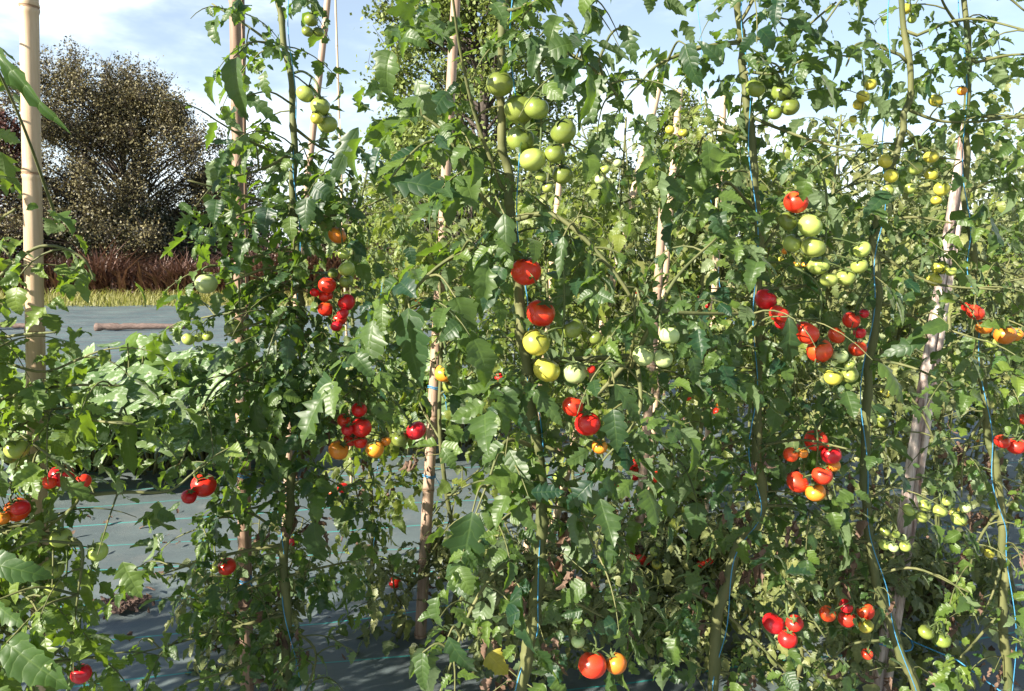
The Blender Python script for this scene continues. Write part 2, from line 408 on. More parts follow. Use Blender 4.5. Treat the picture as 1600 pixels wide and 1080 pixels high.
def leafy(lv, tb, path, spacing, length, size, carve, tint=.5, start=.0, pairs=3, elev=(5, 50), droop=(1., 2.4), bias=None):
    """Leaves all the way along a stem path, turning round it."""
    seg = np.linalg.norm(np.diff(path, axis=0), axis=1); cum = np.concatenate(([0], np.cumsum(seg))); tot = cum[-1]
    s = start * tot + random.random() * spacing; az = random.random() * 6.28
    while s < tot:
        if carve and path[0][2] - path[-1][2] > 1 and random.random() < .55 and np.interp(s, cum, path[:, 2]) < .85: s += spacing; continue
        i = min(np.searchsorted(cum, s) - 1, len(seg) - 1); i = max(i, 0)
        p = path[i] + (path[i + 1] - path[i]) * ((s - cum[i]) / max(seg[i], 1e-6))
        az += 2.4 + random.uniform(-.5, .5); e = R(random.uniform(*elev))
        d = np.array((math.cos(az) * math.cos(e), math.sin(az) * math.cos(e), math.sin(e)))
        if bias is not None: d = nrm(d + np.asarray(bias))
        k = random.uniform(.7, 1.1)
        compound(lv, tb, p, d, length * k, random.uniform(*droop), size * k * random.uniform(.85, 1.15), carve, tint, pairs)
        s += spacing * random.uniform(.6, 1.4)

# ------------------------------------------------------------------ tomatoes and trusses
def tomato_mesh(kind, variant):
    V, F = [], []; nr, ns = 14, 20
    for i in range(nr + 1):
        th = math.pi * i / nr
        for j in range(ns):
            ph = 2 * math.pi * j / ns
            lob = 1 + (.018 if variant == 0 else .045) * math.cos(5 * ph) * math.sin(th) ** 1 * (math.cos(th) * .5 + .5)
            r = math.sin(th) * lob
            z = math.cos(th) * (.92 if variant == 0 else .84)
            z -= (.20 if th < 1.57 else -.03) * math.exp(-(r / .30) ** 2)
            V.append((r * math.cos(ph), r * math.sin(ph), z))
    for i in range(nr):
        for j in range(ns):
            a, b = i * ns + j, i * ns + (j + 1) % ns
            F.append((a, a + ns, b + ns, b))
    return make_mesh(kind, V, F, M[kind])
KIND = {'R': 'tomato_red', 'S': 'tomato_scarlet', 'O': 'tomato_orange', 'Y': 'tomato_yellow', 'V': 'tomato_lime', 'G': 'tomato_green', 'L': 'tomato_pale'}
WORDS = {'R': 'ripe red tomato', 'S': 'orange red tomato', 'O': 'orange half ripe tomato', 'Y': 'yellow turning tomato with green shoulders', 'V': 'lime green unripe tomato',
         'G': 'dark green unripe tomato', 'L': 'pale green unripe tomato'}
TM = {(k, v): tomato_mesh(KIND[k], v) for k in KIND for v in (0, 1)}

def calyx(tb, p, axis, r):
    a = nrm(np.cross(axis, (0.31, .9, .2))); b = np.cross(axis, a)
    for j in range(5):
        ph = 2 * math.pi * (j + random.uniform(-.2, .2)) / 5; d = a * math.cos(ph) + b * math.sin(ph); s = np.cross(axis, d)
        ln = r * random.uniform(.75, 1.1); curl = random.uniform(.1, .9)
        V = []
        for t, wd in ((0, .09), (.35, .14), (.7, .08), (1, .012)):
            c = p + d * ln * t * .8 + axis * r * (.10 + .09 * math.sin(min(1, t * 2) * 1.57) + (curl - .35) * (t * t) * .6)
            for q in (-1, 1): V.append(c + s * q * wd * r)
        tb.raw(V, [(2 * i, 2 * i + 1, 2 * i + 3, 2 * i + 2) for i in range(3)])
def truss(plant, base, attach, fruits, label=None, name='fruit_truss'):
    """fruits: (centre, radius, colour). A stalk from the stem, short fruit stalks, five-pointed calyxes; each fruit its own sub-part."""
    fr = [[np.array(c, float), r, k] for c, r, k in fruits]
    for _ in range(40):                                   # let touching fruit shift in depth, not sink into one another
        for i in range(len(fr)):
            for j in range(i):
                d = fr[i][0] - fr[j][0]; need = (fr[i][1] + fr[j][1]) * .97; lat = math.hypot(d[0], d[2])
                if np.linalg.norm(d) < need and lat < need:
                    dy = math.sqrt(need ** 2 - lat ** 2); sg = 1 if d[1] >= 0 else -1; mv = (dy - abs(d[1])) / 2
                    fr[i][0][1] += sg * mv; fr[j][0][1] -= sg * mv
    fr.sort(key=lambda f: -f[0][2]); attach = np.asarray(attach, float)
    tb = Tubes(); mean = sum(f[0] for f in fr) / len(fr); rr = sum(f[1] for f in fr) / len(fr)
    top = np.array((mean[0], mean[1] - rr * .25, fr[0][0][2] + fr[0][1] * 1.25))
    low = np.array((mean[0], mean[1] - rr * .25, fr[-1][0][2] + fr[-1][1] * 1.1))
    mid0 = (attach + top) / 2 + UP * (.15 * np.linalg.norm(attach - top))
    pts = [attach, mid0, top] + ([(top + low) / 2 + np.array((rr * .3, 0, 0)), low] if top[2] - low[2] > rr * .8 else [])
    path = smooth_path(pts, 5); th = min(.0035, max(.0016, rr * .13))
    tb.add(path, np.linspace(th * 1.25, th * .7, len(path)), 6)
    ends = []
    for c, r, k in fr:
        near = path[5:][np.argmin(np.linalg.norm(path[5:] - (c + UP * r), axis=1))]
        ax = nrm(nrm(near - c) * .45 + UP * .7 + np.array((random.uniform(-.4, .4), random.uniform(-.85, .15), 0)))
        tp = c + ax * r * .80; kn = (tp + near) / 2 + ax * r * .25
        tb.add(smooth_path([near, kn, tp], 4), np.linspace(th * .75, th * .6, 9), 5)
        calyx(tb, tp, ax, r); ends.append(ax)
    o = link(name, tb.mesh(name, M['truss'], attach), plant, attach - base)
    if label: o['label'] = label
    for (c, r, k), ax in zip(fr, ends):
        f = link('tomato', TM[(k, random.randrange(2))], o, c - attach)
        f.rotation_mode = 'QUATERNION'; f.rotation_quaternion = Vector(ax).to_track_quat('Z', 'Y') @ Vector((0, 0, 1)).rotation_difference(Vector((0, 0, 1)))
        q = r * random.uniform(.98, 1.05); f.scale = (q, q, q); f['label'] = WORDS[k]
    return o

# ------------------------------------------------------------------ fruit read off the photograph: x, y, diameter, colour
def T(*a): return list(zip(a[0::4], a[1::4], a[2::4], a[3::4]))
FRUIT = {
 'P2': [T(781,131,42,'G', 812,168,48,'G', 838,172,38,'G', 880,205,40,'G', 813,217,44,'G', 832,250,40,'V', 879,273,32,'G', 845,275,18,'V', 856,293,18,'V', 866,240,30,'G'),
        T(822,424,48,'R', 845,489,48,'S', 838,535,42,'Y', 895,513,34,'G', 854,578,44,'Y', 898,582,40,'L', 930,528,22,'G', 924,577,14,'R'),
        T(895,635,34,'R', 918,662,40,'R', 937,698,24,'O'),
        T(925,1035,46,'R', 963,1037,36,'O', 903,1003,22,'L', 916,1013,20,'G'),
        T(1005,556,34,'L', 1046,524,33,'L', 1036,560,32,'L')],
 'P1': [T(487,33,20,'G', 481,50,18,'G', 496,48,17,'G'),
        T(477,147,28,'V', 500,166,29,'V', 510,193,30,'V', 497,186,20,'Y'),
        T(527,368,28,'O', 537,397,20,'V', 543,420,26,'V', 540,440,22,'G', 520,427,16,'G'),
        T(513,445,28,'R', 492,457,15,'R', 507,463,22,'R', 509,483,25,'S', 540,473,28,'R', 537,490,20,'R', 530,498,24,'R', 526,510,18,'R'),
        T(561,640,26,'R', 536,658,22,'R', 564,668,33,'R', 546,668,20,'R', 545,690,24,'R', 530,702,32,'O', 563,690,24,'R', 587,700,29,'O', 600,683,16,'G', 603,690,16,'O'),
        T(650,673,34,'R', 625,686,26,'G'),
        T(325,443,33,'L', 311,449,14,'L'), T(365,513,30,'G', 388,505,16,'G'), T(295,530,20,'V', 325,525,17,'V', 310,528,16,'V'),
        T(316,760,40,'R', 298,774,24,'R'), T(353,887,31,'R', 337,888,14,'G')],
 'P0': [T(28,700,38,'V', 15,716,20,'G'), T(92,745,38,'R', 130,752,26,'R', 80,752,24,'R'), T(20,800,38,'S', 35,792,28,'R', 8,808,22,'O'),
        T(95,840,33,'V', 153,862,31,'V', 81,890,35,'V', 86,918,30,'V'), T(127,1053,32,'R')],
 'P3': [T(1180,138,30,'G', 1222,143,31,'G', 1232,168,28,'G', 1212,175,22,'G'),
        T(1243,316,37,'S', 1232,345,30,'G', 1264,353,36,'V', 1270,386,38,'V', 1240,380,30,'V', 1281,415,34,'V', 1294,437,26,'V', 1323,433,29,'V', 1341,415,26,'V', 1347,390,26,'V'),
        T(1198,468,34,'R', 1213,490,32,'R', 1222,506,20,'R', 1260,520,40,'R', 1281,548,39,'S', 1312,556,25,'L', 1290,575,18,'V', 1299,588,27,'Y', 1325,585,27,'V', 1330,570,17,'V'),
        T(1278,690,36,'R', 1295,708,32,'R', 1235,710,24,'S', 1254,708,18,'O', 1248,755,36,'R', 1285,743,31,'R', 1272,768,31,'O', 1302,727,22,'O'),
        T(1215,983,38,'R', 1240,972,28,'R', 1226,992,30,'R')],
 'P4': [T(1330,500,28,'R', 1307,524,27,'S', 1340,545,29,'S', 1343,520,20,'R', 1350,490,16,'R'),
        T(1345,152,21,'Y', 1360,132,19,'Y', 1345,162,18,'Y', 1333,186,12,'Y'),
        T(1383,252,23,'Y', 1392,275,23,'Y', 1430,263,22,'V', 1455,245,23,'Y', 1455,272,21,'Y', 1470,295,23,'Y', 1422,295,18,'V', 1465,312,17,'Y', 1388,297,18,'V'),
        T(1293,959,27,'S', 1322,947,23,'R', 1325,969,29,'R', 1356,959,29,'S', 1348,973,25,'Y'),
        T(1383,852,18,'V', 1395,855,16,'L', 1412,852,18,'V', 1383,830,16,'V', 1400,835,13,'V', 1412,843,15,'L'),
        T(1355,1022,19,'R')],
 'P5': [T(1415,14,17,'Y', 1425,30,13,'V'), T(1462,157,21,'Y', 1503,142,15,'O'),
        T(1460,437,23,'Y', 1471,418,24,'Y', 1484,424,17,'V'),
        T(1522,488,27,'R', 1512,480,15,'R', 1537,512,24,'O', 1564,522,31,'O', 1587,523,21,'O', 1555,535,22,'V'),
        T(1566,690,23,'S', 1588,697,29,'R', 1601,655,20,'R'),
        T(1420,797,21,'V', 1445,790,20,'V', 1468,798,23,'V', 1480,783,19,'V', 1498,810,25,'V', 1508,793,18,'L', 1440,808,20,'V'),
        T(1447,988,25,'G', 1473,1000,27,'G'), T(1546,865,16,'Y')],
}
# stems and side shoots, read off the photograph: points x, y (and distance where it changes)
STEMS = {
 'P0': (1.45, [(-150,-80),(-140,150),(-120,400),(-90,650),(-80,860),(-90,1100)],
   [[(-90,700),(-20,890),(60,835),(128,775,1.38),(100,725,1.34),(60,690,1.32)], [(128,775,1.38),(200,765),(280,755,1.5),(330,720,1.55)], [(-120,480),(-40,540),(60,580),(130,560)],
    [(-120,430),(-20,400),(30,350),(85,332)], [(-110,520),(0,430),(60,385),(120,400),(142,440)], [(-90,760),(0,690),(80,640),(170,640)], [(-90,900),(0,960),(60,1000),(110,1060)],
    [(-90,860),(20,925),(100,960),(180,930)], [(60,835),(125,850,1.36),(122,930,1.34)], [(-100,600),(10,560),(50,530)], [(-90,950),(-20,1010),(30,1050)], [(-90,760),(30,745),(130,705)], [(-90,900),(40,905),(110,890)], [(-90,650),(80,605),(195,600)], [(-90,1000),(50,1040),(140,1045)], [(-120,560),(20,525),(110,515)], [(-90,820),(20,830),(70,820)], [(-90,700),(60,650),(230,650)]]),
 'P1': (1.9, [(425,-80),(434,0),(452,100),(460,200),(460,330),(468,450),(472,560),(470,660),(455,760),(447,850),(447,960),(452,1100)],
   [[(460,385),(400,400),(338,415,1.85)], [(463,340),(540,335),(610,312)], [(472,570),(420,560),(355,590,1.8),(325,640,1.75),(300,720,1.72)], [(448,90),(400,50),(330,5)],
    [(447,840),(380,800),(300,830)], [(450,900),(520,880),(590,860)], [(470,640),(530,620),(560,610)], [(465,430),(390,480),(300,500)], [(460,250),(410,230),(365,200)],
    [(460,200),(500,230),(540,240)], [(452,780),(380,740),(340,730)], [(447,950),(380,980),(320,960)], [(472,520),(540,540),(600,560)], [(434,0),(470,-20),(510,-30)], [(470,650),(420,640),(400,690)],
    [(460,330),(400,310),(330,290)], [(448,980),(500,1010),(480,1080)], [(447,900),(350,930),(300,900)], [(468,450),(520,435),(580,455)], [(472,560),(530,565),(590,545)], [(470,660),(430,600),(375,570)], [(455,760),(500,740),(545,775)], [(460,330),(420,350),(365,340)], [(468,450),(420,440),(370,430)], [(470,600),(520,590),(575,600)], [(460,300),(510,300),(560,280)], [(466,425),(415,420,1.84),(352,445,1.8)], [(470,500),(420,500,1.84),(350,525,1.8)], [(472,590),(415,600,1.84),(345,610,1.8)], [(470,690),(420,705,1.84),(345,700,1.8)], [(460,330),(410,325,1.84),(345,345,1.8)], [(455,760),(410,790,1.84),(350,800,1.8)], [(460,230),(420,260,1.84),(350,280,1.8)], [(447,850),(340,870,1.85),(245,900,1.82)], [(447,960),(330,990,1.85),(240,1015,1.8)], [(450,1010),(380,1040,1.8),(320,1060,1.78)], [(447,880),(400,905,1.84),(355,925,1.8)],[(470,540),(440,545,1.8),(400,580,1.76)], [(468,450),(450,470,1.8),(430,520,1.76)], [(470,650),(500,650,1.84),(520,600,1.8)]]),
 'P2': (1.45, [(792,-80),(786,60),(780,170),(790,260),(800,330),(806,420),(812,500),(825,600),(838,700),(848,800),(845,880),(830,980),(812,1100)],
   [[(800,345),(860,335,1.4),(920,380,1.38),(980,455,1.36),(992,500,1.38),(985,560,1.42)], [(985,575,1.42),(1020,500,1.40),(1060,430,1.42),(1120,372,1.45)], [(1025,485,1.40),(1090,490,1.42),(1180,490,1.5)],
    [(790,310),(745,190),(722,90),(712,10)], [(795,350),(755,310,1.4),(700,215,1.38),(660,180,1.38)], [(845,870),(790,880,1.4),(740,945,1.36),(700,1050,1.33)], [(786,60),(850,65,1.4),(930,110,1.36),(965,150,1.34)],
    [(803,380),(720,395,1.4),(650,450,1.36),(620,520,1.34)], [(838,700),(790,690,1.4),(760,760,1.36)], [(985,560,1.42),(940,610,1.40),(890,650,1.42)], [(848,800),(800,800),(750,830,1.36)], [(786,20),(870,0),(960,-10)],
    [(825,600),(770,600),(720,640,1.38)], [(838,690),(900,720),(960,750)], [(992,540),(1000,640,1.36),(960,700,1.36)], [(840,920),(900,950),(950,990)], [(805,420),(760,440),(730,500)], [(848,790),(900,800),(930,850)]]),
 'P3': (1.7, [(1150,-80),(1155,20),(1162,100),(1172,200),(1183,330),(1186,450),(1186,580),(1180,680),(1190,790),(1160,850),(1125,950),(1112,1100)],
   [[(1160,65),(1095,75,1.66),(1030,100,1.64),(1000,130,1.62)], [(1183,330),(1130,290),(1095,300)], [(1186,450),(1250,450),(1290,430)], [(1183,400),(1240,330),(1285,300)], [(1186,580),(1120,590),(1060,600)],
    [(1180,680),(1100,700),(1040,720)], [(1160,60),(1230,60),(1285,20)], [(1170,180),(1240,220),(1290,250)], [(1190,790),(1260,800),(1330,850)], [(1186,500),(1140,560,1.62),(1120,620,1.6)],
    [(1160,850),(1220,900),(1260,960)], [(1125,950),(1180,1000),(1240,1060)], [(1160,30),(1190,-20),(1240,-40)], [(1172,220),(1120,200),(1090,240)], [(1186,520),(1230,560),(1240,620)], [(1125,950),(1060,920),(1010,960)],
    [(1165,110),(1200,120),(1230,110)], [(1112,1050),(1170,1050),(1220,1080)], [(1180,700),(1240,680),(1290,680)]]),
 'P4': (1.8, [(1395,-80),(1420,100),(1415,180),(1400,240),(1378,310),(1365,380),(1375,460),(1358,560),(1352,700),(1354,790),(1366,900),(1400,1000),(1432,1100)],
   [[(1415,170),(1470,190),(1540,190),(1600,180)], [(1420,90),(1340,70),(1310,110)], [(1400,240),(1330,290)], [(1365,390),(1440,440),(1520,450)], [(1375,470),(1430,500),(1475,520)], [(1420,60),(1490,40),(1560,80)],
    [(1358,600),(1420,620),(1460,700)], [(1352,655),(1300,640),(1262,665),(1255,690)], [(1354,845),(1290,850),(1220,850)], [(1354,780),(1420,760),(1465,765)], [(1366,900),(1420,880),(1480,900)],
    [(1400,1000),(1340,1010),(1300,1050)], [(1365,350),(1420,340),(1470,350)], [(1400,0),(1340,-20),(1300,30)], [(1415,200),(1450,240),(1500,250)], [(1358,560),(1410,570),(1440,590)], [(1366,900),(1310,910),(1290,930)]]),
 'P5': (1.9, [(1500,-80),(1515,120),(1510,300),(1520,400),(1530,550),(1545,680),(1555,740),(1570,870),(1565,950),(1575,1100)],
   [[(1515,180),(1570,190),(1620,200)], [(1520,400),(1580,430),(1620,440)], [(1530,550),(1590,540)], [(1545,640),(1500,700),(1480,765)], [(1570,870),(1540,920),(1500,950)], [(1510,300),(1570,280),(1620,300)],
    [(1530,590),(1590,600)], [(1515,100),(1570,90),(1620,100)], [(1515,60),(1470,20),(1440,0)], [(1555,740),(1600,760)], [(1512,330),(1470,380),(1450,400)], [(1508,0),(1560,-10),(1600,20)], [(1560,800),(1510,840),(1470,860)],
    [(1570,900),(1610,950)], [(1525,480),(1480,470)], [(1565,960),(1500,1000),(1460,990)]]),
}
PLANT_LABEL = {
 'P0': 'bushy tomato plant with green fruit at the thick pale cane, its top a sparse shoot',
 'P1': 'tall tomato plant beside the straight brown cane, red and orange clusters at mid height',
 'P2': 'tomato plant with the large green truss up high and big red tomatoes below',
 'P3': 'tomato plant with a shoot drooping into open sky and a long lime truss',
 'P4': 'tomato plant whose brown stem crosses the split wooden post, yellow fruit near its top',
 'P5': 'tomato plant with thick woody stem beyond the split post, orange cluster at mid height',
}
for k, (Y, _m, _b) in STEMS.items():
    for tr in FRUIT[k]:
        for (x, y, d, c) in tr: DISCS.append((x, y, d / 2, Y - .04, .985))
def clear_line(pts, Y, r, q):       # leave a stem or cane to be seen
    for (a, b), (c, d) in zip(pts[:-1], pts[1:]):
        n = max(1, int(math.hypot(c - a, d - b) / 12))
        for i in range(n): DISCS.append((a + (c - a) * i / n, b + (d - b) * i / n, r, Y, q))
clear_line([(782,150),(790,260),(800,330)], 1.44, 6, .85); clear_line([(806,430),(812,510)], 1.44, 6, .8); clear_line([(847,800),(845,880),(830,980),(814,1080)], 1.44, 10, .88)
clear_line([(452,100),(460,200),(460,370)], 1.88, 4, .7); clear_line([(460,740),(447,850),(447,960),(450,1060)], 1.88, 7, .75)
clear_line([(1156,20),(1162,100),(1172,200),(1183,330)], 1.69, 5, .75); clear_line([(1160,850),(1125,950),(1112,1080)], 1.69, 8, .85); clear_line([(1190,760),(1190,800)], 1.69, 6, .8)
clear_line([(1415,180),(1400,240),(1378,310)], 1.79, 5, .7); clear_line([(1365,380),(1375,460),(1358,560),(1352,700),(1354,790),(1366,900),(1400,1000),(1432,1080)], 1.79, 7, .85)
clear_line([(1545,640),(1555,740),(1570,870),(1565,950),(1575,1080)], 1.89, 8, .85)
clear_line([(810,342),(860,335),(920,380),(980,455)], 1.35, 6, .85); clear_line([(985,575),(1020,500),(1060,430),(1110,380)], 1.38, 5, .8); clear_line([(1030,486),(1180,490)], 1.38, 4, .7)
clear_line([(850,875),(880,880),(930,910),(940,1000)], 1.4, 5, .85); clear_line([(0,870),(60,835),(128,775)], 1.33, 6, .85); clear_line([(60,690),(128,775),(200,765),(280,755)], 1.33, 5, .8)
clear_line([(657,985),(668,800),(680,545)], 2.79, 12, .93); clear_line([(1385,1060),(1440,640)], 2.25, 14, .7); clear_line([(1495,320),(1510,225)], 2.3, 9, .8)
clear_line([(725,95),(745,190),(790,300)], 1.42, 4, .7); clear_line([(597,300),(603,400)], 2.8, 4, .6)
GAPS += [(150,555,305,745,1.62,.62), (515,-200,600,105,2.6,.97), (185,-300,318,330,2.4,.97), (945,-200,1010,90,2.2,.6), (985,130,1130,165,2.0,.8), (1000,20,1110,70,2.0,.9), (520,105,545,230,2.,.8),
         (140,765,300,880,2.6,.9), (215,930,370,1050,2.4,.45), (690,735,745,830,3.2,.9), (600,900,700,1000,2.6,.7), (480,960,640,1080,2.3,.55), (78,-50,200,310,1.8,.97), (145,330,290,560,1.8,.93),
         (1495,960,1545,1040,2.2,.8), (1240,170,1330,240,2.2,.75), (1260,235,1370,300,2.4,.75), (1000,880,1100,960,2.4,.5), (30,-50,72,600,1.58,.85), (640,540,690,1000,2.4,.6), 
         (1385,620,1450,1080,2.2,.62), (1490,220,1525,330,2.2,.6), (1290,-60,1330,60,2.2,.6), (1560,0,1600,60,2.3,.6), (1040,140,1130,230,2.0,.75), (300,430,350,460,1.85,.8)]

def to_ground(p, dx=0): return np.array((p[0] + dx, p[1], -.02))
def px(pts, Y): return [at(p[0], p[1], p[2] if len(p) > 2 else Y) for p in pts]

def finish_plant(root, base, stem, leaves, extra):
    link('stem', stem.mesh('stem', M['stem'], base), root)
    for nm, lv, m in [('foliage', leaves, extra.get('leaf', M['leaf']))] + extra.get('more', []):
        if lv.count():
            o = link(nm, lv.mesh(nm, m, base), root)
            if nm == 'withered_foliage': o['label'] = 'brown shrivelled leaves hanging low on the stem'
            if nm == 'yellowed_leaf': o['label'] = 'yellow dying leaf'

def withered(lv, tb, path, n, zmax=.9, carve=True):
    low = [p for p in path if .15 < p[2] < zmax]
    if not low: return
    for _ in range(n):
        p = np.array(random.choice(low)); a = random.random() * 6.28
        d = np.array((math.cos(a), math.sin(a), -.3))
        q = p + d * random.uniform(.02, .12)
        tb.add([p, (p + q) / 2 + UP * .01, q], [.0016, .0012, .001], 4, False)
        for _k in range(random.randint(2, 5)):
            D = nrm(np.array((random.uniform(-.4, .4), random.uniform(-.4, .4), -1))); sz = random.uniform(.03, .07)
            if not (carve and blocked(q, D, sz)):
                lv.add(q + rng.normal(0, .012, 3), D, rng.normal(0, 1, 3), sz, sz * random.uniform(.25, .5), random.uniform(-2, 2.5), random.uniform(.5, 1.6), .12, random.random())

ROOTS = {}
STYLE = {'P0': (.95, 1.0, .2), 'P1': (.78, .95, -.1), 'P2': (.85, 1.1, 0), 'P3': (.92, 1.05, -.05), 'P4': (1.25, .85, .1), 'P5': (1.2, .85, .1)}   # spacing, leaflet size, paleness
# large single leaflets that read clearly in the photograph: from, to, width share
BIG = {'P2': [(788,335,792,425,.45),(748,392,770,492,.62),(712,465,748,558,.6),(640,482,640,600,.8),(608,282,716,292,.55),(652,125,672,186,.6),(738,800,716,935,.6),(812,918,806,1035,.5),(900,92,866,150,.9),(930,118,920,180,.85),
              (975,40,990,88,.6),(842,58,828,108,.6),(958,640,966,708,.75),(700,995,738,1072,.5),(660,1020,655,1082,.6),(960,600,1010,660,.5),(835,610,880,660,.55),(915,430,935,505,.4),(1000,470,1020,540,.4),(880,370,872,430,.35),(800,770,830,830,.7)],
       'P3': [(1072,70,1084,135,.55),(1030,280,1082,305,.8),(1105,220,1112,268,.75),(1140,592,1192,622,.6),(1232,495,1246,582,.5),(1090,600,1150,580,.4),(1090,785,1080,850,.7),(1130,100,1100,62,.5),(1230,30,1282,48,.5)],
       'P1': [(398,630,408,705,.62),(418,690,426,755,.55),(490,815,492,900,.6),(508,755,478,815,.7),(432,540,392,592,.6),(365,90,366,180,.5),(385,150,430,182,.5),(400,230,360,260,.5),(560,200,508,285,.45)],
       'P4': [(1450,530,1390,548,.5),(1480,505,1425,520,.45),(1390,300,1350,330,.6)], 'P5': [(1530,510,1590,500,.5)],
       'P0': [(-30,52,72,190,.22,1.05),(10,1005,95,1075,.6,1.2),(-20,880,60,895,.5,1.25),(-10,940,30,985,.6,1.25),(95,745,135,790,.6,1.35),(200,655,200,740,.6,1.5)]}
for key, (Y, main, branches) in STEMS.items():
    pts = px(main, Y); base = to_ground(pts[-1]); base[2] = 0
    root = link('tomato_plant', None, None, base)
    tag(root, PLANT_LABEL[key], 'tomato plant', 'tomato plants of the front row'); ROOTS[key] = root
    tb = Tubes(); lv = Leaves(TPL); dead = Leaves(TPL); yel = Leaves(TPL)
    path = smooth_path(pts + [to_ground(pts[-1])], 6)
    n = len(path); rad = np.linspace(.0062, .0125, n) * (1.1 if key in ('P2', 'P3') else 1)
    fine = smooth_path(list(path[::2] + rng.normal(0, .003, path[::2].shape)), 8); fr_ = np.interp(np.linspace(0, 1, len(fine)), np.linspace(0, 1, n), rad); sw = np.arange(len(fine)) / len(fine) * 22
    tb.add(fine, fr_ * (1 + .22 * np.exp(-((sw % 1 - .5) / .07) ** 2) + .04 * np.sin(sw * 5)), 10)
    dn, lz, tn = STYLE[key]
    leafy(lv, tb, path, .042 * dn, .26, .064 * lz, True, .45 + tn, pairs=3)
    for b in branches:
        bp = smooth_path(px(b, Y), 6); m = len(bp)
        if len(b[0]) == 2:                            # a shoot leaves the stem itself
            j = np.argmin(np.linalg.norm(path - bp[0], axis=1)); bp[0] = path[j]
        # shoots sway out of the row plane
        sway = random.uniform(-.16, .10); bp[:, 1] += sway * np.linspace(0, 1, m) ** 1.5 if len(b[1]) == 2 else 0
        ln = np.linalg.norm(np.diff(bp, axis=0), axis=1).sum()
        tb.add(bp, np.linspace(.0052 if len(b[1]) == 3 else .0040, .002, m), 7)
        leafy(lv, tb, bp, .035 * dn, .175, .052 * lz, True, .6 + tn, .1)
    
        compound(lv, tb, bp[-1], nrm(bp[-1] - bp[-3]) + UP * .2, .14, .8, .05, True, .8)
    for x0, y0, x1, y1, wd, *yy in BIG.get(key, ()):
        Yh = yy[0] if yy else Y - .13; a, b = at(x0, y0, Yh), at(x1, y1, Yh - .03); D = b - a; ln = np.linalg.norm(D)
        allq = np.concatenate([path] + [smooth_path(px(b_, Y), 4) for b_ in branches]); c = allq[np.argmin(np.linalg.norm(allq - a, axis=1))]
        tb.add(smooth_path([c, (a + c) / 2 + UP * .02, a], 4), np.linspace(.003, .0015, 9), 5, False)
        lv.add(a, nrm(D), np.array((-.25, -1, .55)) + rng.normal(0, .25, 3), ln * 1.08, ln * wd * 1.0, random.uniform(.3, 1.2), random.uniform(.05, .4), .03, random.uniform(.1, .6))
    withered(dead, tb, path, 22, 1.05)
    if key == 'P2':
        for (x, y) in {'P2': [(762, 1022)]}[key]:
            p = at(x, y, Y - .08); yel.add(p, nrm(np.array((random.uniform(-1, 1), -.3, -.6))), np.array((0, -1, .6)), .06, .05, .8, .3, .05, .6)
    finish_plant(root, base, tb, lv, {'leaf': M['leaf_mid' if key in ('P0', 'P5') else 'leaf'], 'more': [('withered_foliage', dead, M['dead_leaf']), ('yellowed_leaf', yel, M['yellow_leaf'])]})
    allp = np.concatenate([path] + [smooth_path(px(b, Y), 6) for b in branches])
    for tr in FRUIT[key]:
        fr = [(at(x, y, Y - .055 + random.uniform(-.012, .012)), d / 2 / FPX * (Y - .05) * .985, c) for x, y, d, c in tr]
        top = max(fr, key=lambda f: f[0][2])[0]; dd = np.linalg.norm(allp - (top + UP * .07), axis=1)
        truss(root, base, allp[np.argmin(dd)], fr)

# ------------------------------------------------------------------ rows behind: plants with a shape of their own in the second row
def grow(base, height, tpl, spacing, carve, leafm, trusses=2, length=.26, size=.066, shoots=5, seed=0, name='tomato_plant', lean=0., bare=.32, pairs=3, tint=.55, kinds='RRSVGGOY', fixed=()):
    random.seed(seed)
    root = link(name, None, None, base)
    tb = Tubes(); lv = Leaves(tpl); dead = Leaves(tpl)
    pts = [base + np.array((lean * t + random.uniform(-.04, .04) * (t > 0), random.uniform(-.04, .04) * (t > 0), height * t)) for t in np.linspace(0, 1, 7)]
    path = smooth_path(pts, 5); n = len(path)
    tb.add(path, np.linspace(.011, .004, n), 7)
    leafy(lv, tb, path[::-1] if carve else path, spacing, length, size, carve, tint, 0 if carve else bare * .6, pairs)
    for i in range(shoots):
        p = path[int(n * random.uniform(.25, .92))]; a = random.random() * 6.28; h = random.uniform(.15, .4)
        q = p + np.array((math.cos(a) * h * .7, math.sin(a) * h * .6, h * .75))
        bp = smooth_path([p, (p + q) / 2 + np.array((math.cos(a) * .05, math.sin(a) * .05, -.02)), q], 5)
        tb.add(bp, np.linspace(.005, .002, len(bp)), 6)
        leafy(lv, tb, bp, spacing * .9, length * .65, size * .8, carve, tint + .15, .15, pairs)
    withered(dead, tb, path, 8, .8, carve)
    finish_plant(root, base, tb, lv, {'leaf': leafm, 'more': [('withered_foliage', dead, M['dead_leaf'])]})
    for i in range(trusses):
        p = path[int(n * random.uniform(.25, .85))]; a = random.uniform(math.pi * 1.1, math.pi * 1.9)
        c = p + np.array((math.cos(a) * .13, math.sin(a) * .13, -.1)); r = random.uniform(.016, .024); kd = random.choice(kinds); fr = []
        for j in range(random.randint(3, 6)):
            fr.append((c + np.array((random.uniform(-.035, .035), random.uniform(-.02, .02), -j * r * 1.0)), r * random.uniform(.7, 1.05), kd if random.random() < .75 else random.choice(kinds)))
        truss(root, base, p, fr)
    for tr, Yt in fixed:
        fr = [(at(x, y, Yt), d / 2 / FPX * Yt, c) for x, y, d, c in tr]
        top = max(fr, key=lambda f: f[0][2])[0]
        truss(root, base, path[np.argmin(np.linalg.norm(path - (top + UP * .06), axis=1))], fr)
    return root
def gpos(x, Y):
    p = at(x, 900, Y); return np.array((p[0], Y, 0.))
